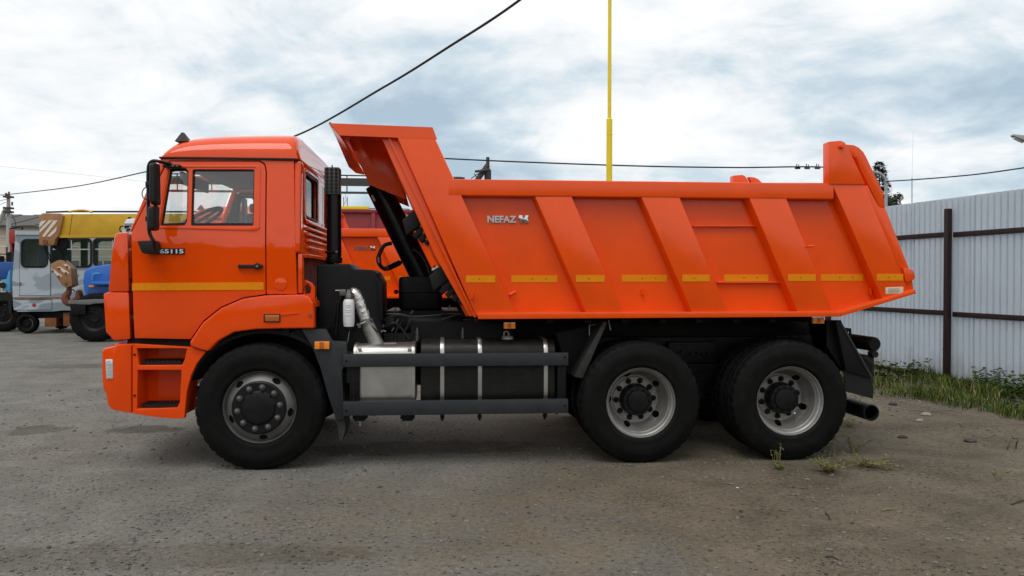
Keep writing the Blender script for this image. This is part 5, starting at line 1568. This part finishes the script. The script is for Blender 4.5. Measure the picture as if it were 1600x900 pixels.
def simple_wheel(parent, cx, cz, ya, R, width=.25, flip=False):
    s_ = R / .525
    prof = [(.05, .29), (.015, .32), (0, .40), (.01, .46), (.03, .51), (.05, .525), (width - .05, .525), (width - .02, .50), (width, .40), (width - .05, .29)]
    def md(i, k): return -.015 if (i in (4, 5, 6) and k % 3 == 0) else 0
    w_ = obj('wheel', lathe([(ya + .06, .0), (ya + .05, .10 * s_), (ya + .07, .12 * s_), (ya + .08, .24 * s_), (ya + .04, .29 * s_)], cx, cz, 28), 'black_steel', parent)
    obj('tyre', lathe([(ya + a, r * s_) for a, r in prof], cx, cz, 60, mod=md), 'rubber', w_)
    for k in range(8):
        th = 2 * PI * k / 8
        obj('wheel_nut', lathe([(ya + .07, .015), (ya + .045, .015), (ya + .045, 0)], cx + .17 * s_ * math.cos(th), cz + .17 * s_ * math.sin(th), 6), 'hub_black', w_)
    return w_

# --- grey patched van body on small wheels
YB = 16.8
b0 = W(20, 516, YB)
van = thing('box_van', 'grey patch-painted box van body with dark rounded windows behind the crane hook', 'van', (b0.x, YB, 0))
def bx(pts, y=None): return PX(pts, YB if y is None else y)
sidep = bx([(20.5, 478), (19, 440), (24, 368), (28, 361), (33, 359.5), (330, 362), (330, 485), (96, 485), (84, 486.5), (28, 487), (22, 484)])
def rrect(x0, y0, x1, y1, r, y=None):
    pts = []
    for cx, cy, a0 in ((x1 - r, y0 + r, -90), (x1 - r, y1 - r, 0), (x0 + r, y1 - r, 90), (x0 + r, y0 + r, 180)):
        for k in range(5):
            t_ = math.radians(a0 + 90 * k / 4); pts.append((cx + r * math.cos(t_), cy + r * math.sin(t_)))
    return bx(pts, y)
wins = [(33.5, 374.5, 74, 417, 8), (80, 373, 142.5, 417, 7), (146.5, 373, 205, 415, 7), (210, 373, 268, 415, 7)]
hol = [rrect(*w_) for w_ in wins]
vb_ = obj('van_body', prism(sidep, YB, YB + .05, holes=hol, bev=.012), 'bus_camo', van)
obj('van_shell', join(prism(sidep, YB + 2.2, YB + 2.25, holes=[[(x + .35, z + .03) for x, z in h_] for h_ in hol]), box(sidep[1][0] + .1, sidep[5][0], YB + .051, YB + 2.2, sidep[5][1] - .10, sidep[5][1] - .02), box(sidep[1][0] + .03, sidep[5][0], YB + .051, YB + 2.2, .72, .80)), 'bus_grey', vb_)
obj('front_wall', prism([(YB + .051, .8), (YB + 2.2, .8), (YB + 2.2, 2.9), (YB + .051, 2.9)], sidep[1][0] + .06, sidep[1][0] + .10, axis='x'), 'bus_grey', vb_)
for w_, hp in zip(wins, hol):
    wn = obj('window', prism(inset(hp, .003), YB + .02, YB + .026), 'bus_glass', van)
    obj('rubber_seal', prism(inset(hp, -.03), YB - .014, YB + .03, holes=[inset(hp, .03)], bev=.006), 'black_plastic', wn)
    if w_[0] > 75:
        a_, b_ = W(w_[0] + 1.5, 388.5, YB), W(w_[2] - 1.5, 390.5, YB)
        obj('glazing_bar', box(a_.x, b_.x, YB + .005, YB + .018, b_.z, a_.z), 'bus_grey', wn)
        a_, b_ = W((w_[0] + w_[2]) / 2 - .8, 375, YB), W((w_[0] + w_[2]) / 2 + .8, 388.5, YB)
        obj('glazing_bar', box(a_.x, b_.x, YB + .005, YB + .018, b_.z, a_.z), 'bus_grey', wn)
    else:
        a_, b_ = W(44, 418, YB + .6), W(59, 375, YB + .6)
        obj('inner_panel', box(a_.x, b_.x, YB + .6, YB + .63, a_.z, b_.z), 'cream_paint', wn)
a_, b_ = W(126, 417, YB + 1.2), W(135, 374, YB + 1.2)
obj('inner_post', box(a_.x, b_.x, YB + 1.2, YB + 1.3, a_.z, b_.z), 'yard_grey', van)
# door outline as proud seam strips
def strip(x0, y0, x1, y1, m_='print_dark', nm='door_seam', dep=.008):
    a, b = W(x0, y0, YB), W(x1, y1, YB)
    return obj(nm, box(min(a.x, b.x), max(a.x, b.x), YB - dep, YB + .001, min(a.z, b.z), max(a.z, b.z)), m_, van)
strip(30, 371, 30.7, 462); strip(78.2, 371, 79.6, 462); strip(30, 461.6, 79.6, 462.4)
strip(20, 464.5, 110, 466.5, 'rust_brown', 'side_moulding', .012)
strip(23.5, 467.5, 81.5, 468.2); strip(80.9, 467.5, 81.6, 484); strip(23.5, 484, 81.5, 484.6)
strip(24, 361.3, 330, 368.5, 'bus_grey', 'roof_gutter', .03)
for py in (441, 444.5):
    strip(31, py, 33, py + 1.2, 'print_dark', 'hinge', .02)
c = W(53.3, 476.8, YB)
obj('warning_badge', prism([(c.x + dx, c.z + dz_) for dx, dz_ in ((-.065, 0), (0, .055), (.065, 0), (0, -.055))], YB - .012, YB), 'bright_red', van)
c = W(40, 502.5, YB)
simple_wheel(van, c.x, .29, YB + .02, .285, .22)
simple_wheel(van, c.x + 4.5, .29, YB + .02, .285, .22)
simple_wheel(van, c.x, .29, YB + 2.0, .285, .22)
a_, b_ = W(26, 505, YB), W(330, 486, YB)
obj('van_chassis', box(a_.x, b_.x, YB + .3, YB + 1.9, .42, .70), 'black_steel', van)
a_, b_ = W(67, 511, YB), W(85, 497, YB)
obj('rusty_box', box(a_.x, b_.x, YB + .1, YB + .5, a_.z, b_.z, .01), 'rust_brown', van)
a_, b_ = W(56, 512, YB), W(100, 488, YB)
obj('underbody_box', box(a_.x, b_.x, YB + .52, YB + 1.2, .18, b_.z, .02), 'black_steel', van)
a_, b_ = W(96, 510, YB), W(110, 489, YB)
obj('rusty_box', box(a_.x, b_.x, YB + .1, YB + .5, a_.z, b_.z, .01), 'rust_brown', van)

# --- blue crane truck
YK = 13.6
k0 = W(145, 528, YK)
cr = thing('crane_truck', 'blue bonneted truck crane with yellow boom, mostly hidden behind the orange cab', 'crane', (k0.x, YK, 0))
K = lambda pts, y=YK: PX(pts, y)
hood = K([(130.5, 452), (128.5, 440), (130.5, 425), (134.5, 419.5), (150, 415.5), (168, 413), (190, 413), (190, 467), (134, 467)], YK + .35)
hd = obj('bonnet', prism(hood, YK + .35, YK + 1.9, bev=.05, seg=3), 'cab_blue', cr)
obj('bonnet_side', prism(K([(141, 440), (190, 440), (190, 445), (143, 445)], YK + .12), YK + .12, YK + .36, bev=.02), 'cab_blue', cr)
obj('wing', prism(K([(138, 444.5), (190, 444.5), (190, 466), (136, 466)], YK + .3), YK + .30, YK + .352, bev=.01), 'dark_blue', cr)
obj('bonnet_handle', tube(spline([W(144, 437, YK + .3), W(145.5, 429, YK + .28), W(150, 427.5, YK + .28), W(156, 427.5, YK + .3)], 4), .02, 6), 'light_blue', cr)
a_, b_ = W(139, 449, YK + .28), W(147, 446, YK + .28)
obj('indicator_lamp', box(a_.x, b_.x, YK + .27, YK + .31, a_.z, b_.z, .01), 'amber_lens', cr)
obj('radiator_shell', prism(K([(167, 410), (178, 410), (178, 450), (167, 450)]), YK + .2, YK + 2.05, bev=.03), 'black_plastic', cr)
cabp = K([(186, 466), (186, 414), (196, 380), (300, 380), (300, 466)])
obj('crane_cab', prism(cabp, YK + .1, YK + 2.2, bev=.05), 'cab_blue', cr)
obj('fender', prism(K([(106, 470), (145, 467.5), (175, 467.5), (200, 480), (200, 484), (172, 473), (145, 474.5), (139, 476), (108, 475)]), YK, YK + .6, bev=.01), 'yard_grey', cr)
obj('front_bumper', prism(K([(108, 475), (133, 475), (133, 492), (110, 492)]), YK + .02, YK + 2.3, bev=.02), 'black_steel', cr)
obj('frame', box(W(112, 480, YK).x, W(112, 480, YK).x + 9.0, YK + .7, YK + 1.6, .72, 1.0), 'black_steel', cr)
cw = W(145, 504, YK)
obj('wheel_shade_plate', prism(K([(112, 478), (215, 480), (215, 505), (112, 505)], YK + .42), YK + .42, YK + .46), 'seam_black', cr)  # black plate added behind the wheel to stand in for the underside's shade
for dx in (0, 4.6, 6.0):
    simple_wheel(cr, cw.x + dx, .60, YK + .05, .60, .34)
    simple_wheel(cr, cw.x + dx, .60, YK + 1.9, .60, .34)
# boom
yb1 = YK + .75
boom = [(94, 334.5), (330, 333.5), (330, 368.5), (93, 370.5)]
bo = obj('boom', prism(K(boom, yb1), yb1, yb1 + .62, bev=.02), 'crane_yellow', cr)
obj('boom_top_cable', tube([W(72, 331.5, yb1 + .3), W(110, 330.5, yb1 + .3), W(330, 331, yb1 + .3)], .025, 6), 'black_steel', bo)
obj('boom_bottom_edge', prism(K([(93, 368), (330, 366), (330, 369.5), (93, 371.5)], yb1 - .01), yb1 - .02, yb1 + .02), 'crane_yellow', bo)
obj('boom_weld', tube([W(113, 335, yb1), W(108, 369, yb1)], .008, 5), 'rust_brown', bo)
obj('boom_cable', tube(spline([W(108, 331, yb1), W(122, 329, yb1), W(133, 329, yb1), W(144, 331.5, yb1)], 5), .03, 6), 'crane_yellow', bo)
hp = [(60.5, 338), (66, 333), (94, 333.5), (99, 337), (92, 368), (86, 374), (84, 383), (61, 383)]
bh = obj('boom_head', prism(K(hp, yb1 - .06), yb1 - .06, yb1 + .68, bev=.015), 'crane_tan', cr)
for q in ([(61.5, 349), (65.5, 345), (73, 344.5), (61.5, 356.5)], [(62, 364), (62, 359), (76.5, 344.3), (82.5, 344.2)], [(65.5, 369.8), (84, 344.5), (90.5, 344.3), (70, 369.8)], [(73.5, 369.8), (88.8, 354), (88, 361), (79, 369.8)]):
    obj('warning_stripe', prism(K(q, yb1 - .062), yb1 - .068, yb1 - .058), 'cream_paint', bh)
c = W(71, 378, yb1 - .06)
obj('head_pin', lathe([(yb1 - .058, .06), (yb1 - .09, .06), (yb1 - .09, .0)], c.x, c.z, 12), 'hook_rust', bh)
obj('sheave', lathe([(yb1 + .1, 0), (yb1 + .1, .20), (yb1 + .13, .17), (yb1 + .16, .20), (yb1 + .16, 0)], W(90, 381, yb1).x, W(90, 379, yb1).z, 20), 'black_steel', bh)
obj('head_bracket', prism(K([(86, 372), (95, 368), (100, 385), (98, 398), (93, 394), (84, 388)], yb1 + .2), yb1 + .2, yb1 + .4), 'black_steel', bh)
for (xa, ya_, xb_, yb_2) in ((68, 384, 80, 412), (71, 384, 82, 410), (91, 385, 100, 409), (96, 388, 103, 411), (99, 390, 102, 400)):
    obj('hoist_rope', tube([W(xa, ya_, yb1 + .1), W(xb_, yb_2, yb1 + .1)], .016, 6), 'black_steel', cr)
hbk = obj('hook_block', prism(K([(79, 412.5), (91, 406.5), (97, 406.5), (111, 419), (113.5, 446), (104, 450), (97, 446), (83, 424)], yb1), yb1 - .02, yb1 + .34, bev=.02), 'crane_tan', cr)
for q in ([(80, 421), (85, 421.5), (97.5, 431.5), (93, 434.5)], [(89, 417.5), (94, 416.5), (108.5, 426.5), (104, 429.5)], [(99, 413), (104, 413), (109, 417), (109, 421.5)]):
    obj('warning_stripe', prism(K(q, yb1 - .022), yb1 - .028, yb1 - .018), 'cream_paint', hbk)
for px, py in ((82, 424), (92, 432), (92.5, 420), (103, 427), (105, 417), (103, 443)):
    c = W(px, py, yb1 - .03)
    obj('block_bolt', lathe([(yb1 - .02, .032), (yb1 - .045, .032), (yb1 - .045, 0)], c.x, c.z, 8), 'hook_rust', hbk)
hk = spline([W(108, 449, yb1 + .15), W(107, 457, yb1 + .15), W(103, 462, yb1 + .15), W(102.5, 468, yb1 + .15), W(107, 473, yb1 + .15), W(114, 472, yb1 + .15), W(118, 466, yb1 + .15)], 5)
obj('hook', tube(hk, .07, 10, radii=[.055 + .045 * math.sin(PI * i / (len(hk) - 1)) for i in range(len(hk))]), 'hook_rust', cr)
obj('bumper_cone', prism(K([(119, 469), (121, 455), (122.5, 452.5), (125, 455), (128, 466), (127, 470)], yb1 + .2), yb1 + .1, yb1 + .35, bev=.02), 'hook_rust', cr)
obj('hook_latch', tube(spline([W(111, 451, yb1), W(116, 454, yb1), W(117, 456, yb1)], 4), .015, 5), 'black_steel', cr)
# turret behind (hidden by the orange cab for the most part) and the white operator cabin
a_, b_ = W(300, 420, yb1), W(360, 345, yb1)
obj('turret', box(a_.x, b_.x, yb1 - .3, yb1 + 1.2, a_.z, b_.z, .05), 'crane_yellow', cr)
wp = K([(188, 366), (193, 350), (197.5, 342.5), (204, 341.5), (240, 341), (240, 366)], yb1 - .6)
oc = obj('white_cabin', prism(wp, yb1 - .62, yb1 - .05, bev=.03), 'white_paint', cr)
obj('cabin_beacon', lathe([(W(200, 344, yb1 - .5).z, .05), (W(200, 339, yb1 - .5).z, .045), (W(200, 338, yb1 - .5).z, 0)], W(200, 340, yb1 - .5).x, yb1 - .4, 10, 'z'), 'black_plastic', oc)
obj('cabin_rail', join(tube(spline([W(190.5, 363, yb1 - .66), W(187.5, 360, yb1 - .66), W(187.5, 356, yb1 - .66), W(190, 353.5, yb1 - .66), W(205, 353, yb1 - .66)], 4), .015, 6), tube([W(193, 350, yb1 - .65), W(208, 350, yb1 - .65)], .012, 6)), 'black_steel', oc)
for px, py in ((198, 354.5), (200.5, 359.5)):
    c = W(px, py, yb1 - .63)
    obj('cabin_hole', prism([(c.x - .05, c.z - .04), (c.x + .04, c.z - .01), (c.x + .05, c.z + .04), (c.x - .02, c.z + .03)], yb1 - .66, yb1 - .62), 'black_plastic', oc)

# --- blue truck cut off by the left edge
YL = 17.6
l0 = W(0, 507, YL)
bt2 = thing('blue_truck', 'blue truck tail cut off by the left edge, beside the grey van', 'truck', (l0.x, YL, 0))
LK = lambda pts, y=YL: PX(pts, y)
simple_wheel(bt2, W(0, 480, YL).x, .52, YL + .05, .52, .3)
simple_wheel(bt2, W(0, 480, YL).x - 3.6, .52, YL + .05, .52, .3)
obj('frame', box(W(17, 470, YL).x - 6, W(18, 470, YL).x, YL + .5, YL + 1.8, .85, 1.12), 'black_steel', bt2)
obj('rear_fender', prism(LK([(-60, 457), (14, 457), (18, 462), (18, 490), (14, 490), (12, 470), (-60, 470)]), YL, YL + .6), 'black_plastic', bt2)
obj('blue_housing', prism(LK([(-90, 408), (14, 409), (16, 424), (8, 436), (-90, 438)]), YL + .3, YL + 1.9, bev=.03), 'dark_blue', bt2)
obj('blue_bracket', prism(LK([(0, 437), (7, 436), (10, 424), (13, 421), (13.5, 455), (0, 455)]), YL + .1, YL + .3, bev=.02), 'light_blue', bt2)
c = W(2, 446, YL)
obj('bracket_hole', lathe([(YL + .09, .07), (YL + .08, .09), (YL + .08, 0)], c.x, c.z, 14), 'black_plastic', bt2)
obj('exhaust_stub', tube([W(1.5, 410, YL + .4), W(1.5, 400, YL + .4)], .09, 10), 'black_steel', bt2)
obj('crane_column', prism(LK([(10, 395), (17, 393), (17, 455), (12, 455)], YL + .9), YL + .9, YL + 1.3), 'black_steel', bt2)

# --- red machine between the pole and the van
YQ = 21.5
q0 = W(20, 380, YQ)
rm = thing('red_machine', 'small red machine cab between the concrete pole and the grey van', 'machine', (q0.x, YQ, 0))
rp = PX([(13.5, 364), (15, 359), (26, 359.5), (25, 372), (23, 381), (14, 381)], YQ)
obj('red_hood', prism(rp, YQ, YQ + 1.0, bev=.03), 'bright_red', rm)
obj('grab_rail', tube(spline([W(15, 358, YQ), W(22, 356, YQ), W(34, 354, YQ), W(34.5, 359, YQ)], 4), .025, 6), 'black_steel', rm)
obj('red_post', box(W(13.5, 430, YQ).x, W(16.5, 430, YQ).x, YQ + .1, YQ + .3, .02, rp[0][1]), 'bright_red', rm)
obj('dark_base', box(W(15, 430, YQ).x, W(24, 430, YQ).x, YQ + .15, YQ + .9, .0, rp[5][1] - .01), 'black_steel', rm)

# --- long low building far left
YH = 54
h0 = W(0, 434, YH)
bd = thing('yard_building', 'long beige shed with dark corrugated roof at the far left', 'building', (h0.x, YH, 0))
xl, xr = W(-260, 380, YH).x, W(250, 380, YH).x
ze = W(20, 353, YH).z; zr = W(20, 337.5, YH + 5).z
obj('wall', box(xl, xr, YH, YH + 10, 0, ze - .02), 'house_wall', bd)
n_p = 26
for k in range(n_p):
    xa, xb_ = xl - .5 + (xr - xl + 1) * k / n_p, xl - .5 + (xr - xl + 1) * (k + 1) / n_p - .02
    dzk = .05 * (k % 2)
    obj('roof_sheet', bridge([(xa, YH - .6, ze + dzk - .1), (xb_, YH - .6, ze + dzk - .1), (xb_, YH + 5, zr + dzk), (xa, YH + 5, zr + dzk)],
        [(xa, YH - .6, ze + dzk - .02), (xb_, YH - .6, ze + dzk - .02), (xb_, YH + 5, zr + dzk + .08), (xa, YH + 5, zr + dzk + .08)]), 'roof_grey', bd)
obj('rear_roof', bridge([(xl - .5, YH + 5.01, zr), (xr + .5, YH + 5.01, zr), (xr + .5, YH + 10.6, ze), (xl - .5, YH + 10.6, ze)],
    [(xl - .5, YH + 5.01, zr + .08), (xr + .5, YH + 5.01, zr + .08), (xr + .5, YH + 10.6, ze + .08), (xl - .5, YH + 10.6, ze + .08)]), 'roof_grey', bd)
for py in (369, 385, 401):
    z = W(0, py, YH).z
    obj('wall_joint', box(xl, xr, YH - .02, YH + .001, z - .04, z + .04), 'cream_paint', bd)
for k in range(7):
    x = xl + 4 + k * (xr - xl - 8) / 6
    wn = obj('window', box(x - .7, x + .7, YH - .03, YH + .01, 1.3, 2.8), 'yard_grey', bd)
    obj('frame', join(box(x - .04, x + .04, YH - .06, YH - .031, 1.3, 2.8), box(x - .8, x + .8, YH - .07, YH - .005, 1.2, 1.29)), 'cream_paint', wn)
# yard railing before the shed
p = W(9, 434, 30)
rl = thing('yard_railing', 'thin dark railing in front of the beige shed at the left', 'railing', (p.x, 30, 0))
for px in (-14, -2, 10):
    a_ = W(px, 395 if px != 10 else 386, 30)
    obj('post', box(a_.x - .03, a_.x + .03, 30, 30.06, 0, a_.z), 'old_steel', rl)
for py in (397, 405):
    a_, b_ = W(-14, py, 30), W(10, py, 30)
    obj('rail', box(a_.x, b_.x, 30.061, 30.09, a_.z - .025, a_.z + .025), 'old_steel', rl)

# --- dark red truck body behind the second dump truck
YD = 14.5
d0 = W(585, 434, YD)
rd = thing('red_truck', 'dark red dump body standing behind the second orange dump truck', 'truck', (d0.x, YD, 0))
dxl, dxr = W(470, 340, YD).x, W(648, 340, YD).x
dzb, dzt = 1.25, W(590, 327.5, YD).z
bdy = obj('dump_body', box(dxl, dxr, YD + .05, YD + 2.3, dzb, dzt - .02, .01), 'red_paint', rd)
for px in (503, 532, 583.5, 634, 646):
    x = W(px, 340, YD).x
    obj('side_post', box(x - .05, x + .05, YD - .03, YD + .051, dzb, dzt - .09, .01), 'red_paint', bdy)
obj('top_rail', box(dxl, dxr, YD - .035, YD + .2, dzt - .085, dzt + .0, .01), 'red_paint', bdy)
yz = W(550, 325.5, YD).z
obj('yellow_beam', box(dxl - .1, W(577, 325, YD).x, YD - .01, YD + .16, dzt + .003, dzt + .085, .012), 'pole_yellow', rd)
obj('beam_wire', tube([W(577, 326, YD), W(600, 325, YD), W(640, 327, YD)], .012, 5), 'wire_black', rd)
obj('frame', box(dxl - 1.5, dxr, YD + .7, YD + 1.6, .8, dzb - .005), 'black_steel', rd)
for x in (dxl - .8, dxr - 1.9, dxr - .6):
    simple_wheel(rd, x, .52, YD + .02, .52, .3)
    simple_wheel(rd, x, .52, YD + 2.0, .52, .3)
obj('cab', bevel(prism([(dxl - 2.0, .9), (dxl - .15, .9), (dxl - .15, 2.6), (dxl - 1.5, 2.6), (dxl - 2.0, 1.8)], YD, YD + 2.3), .05), 'red_paint', rd)
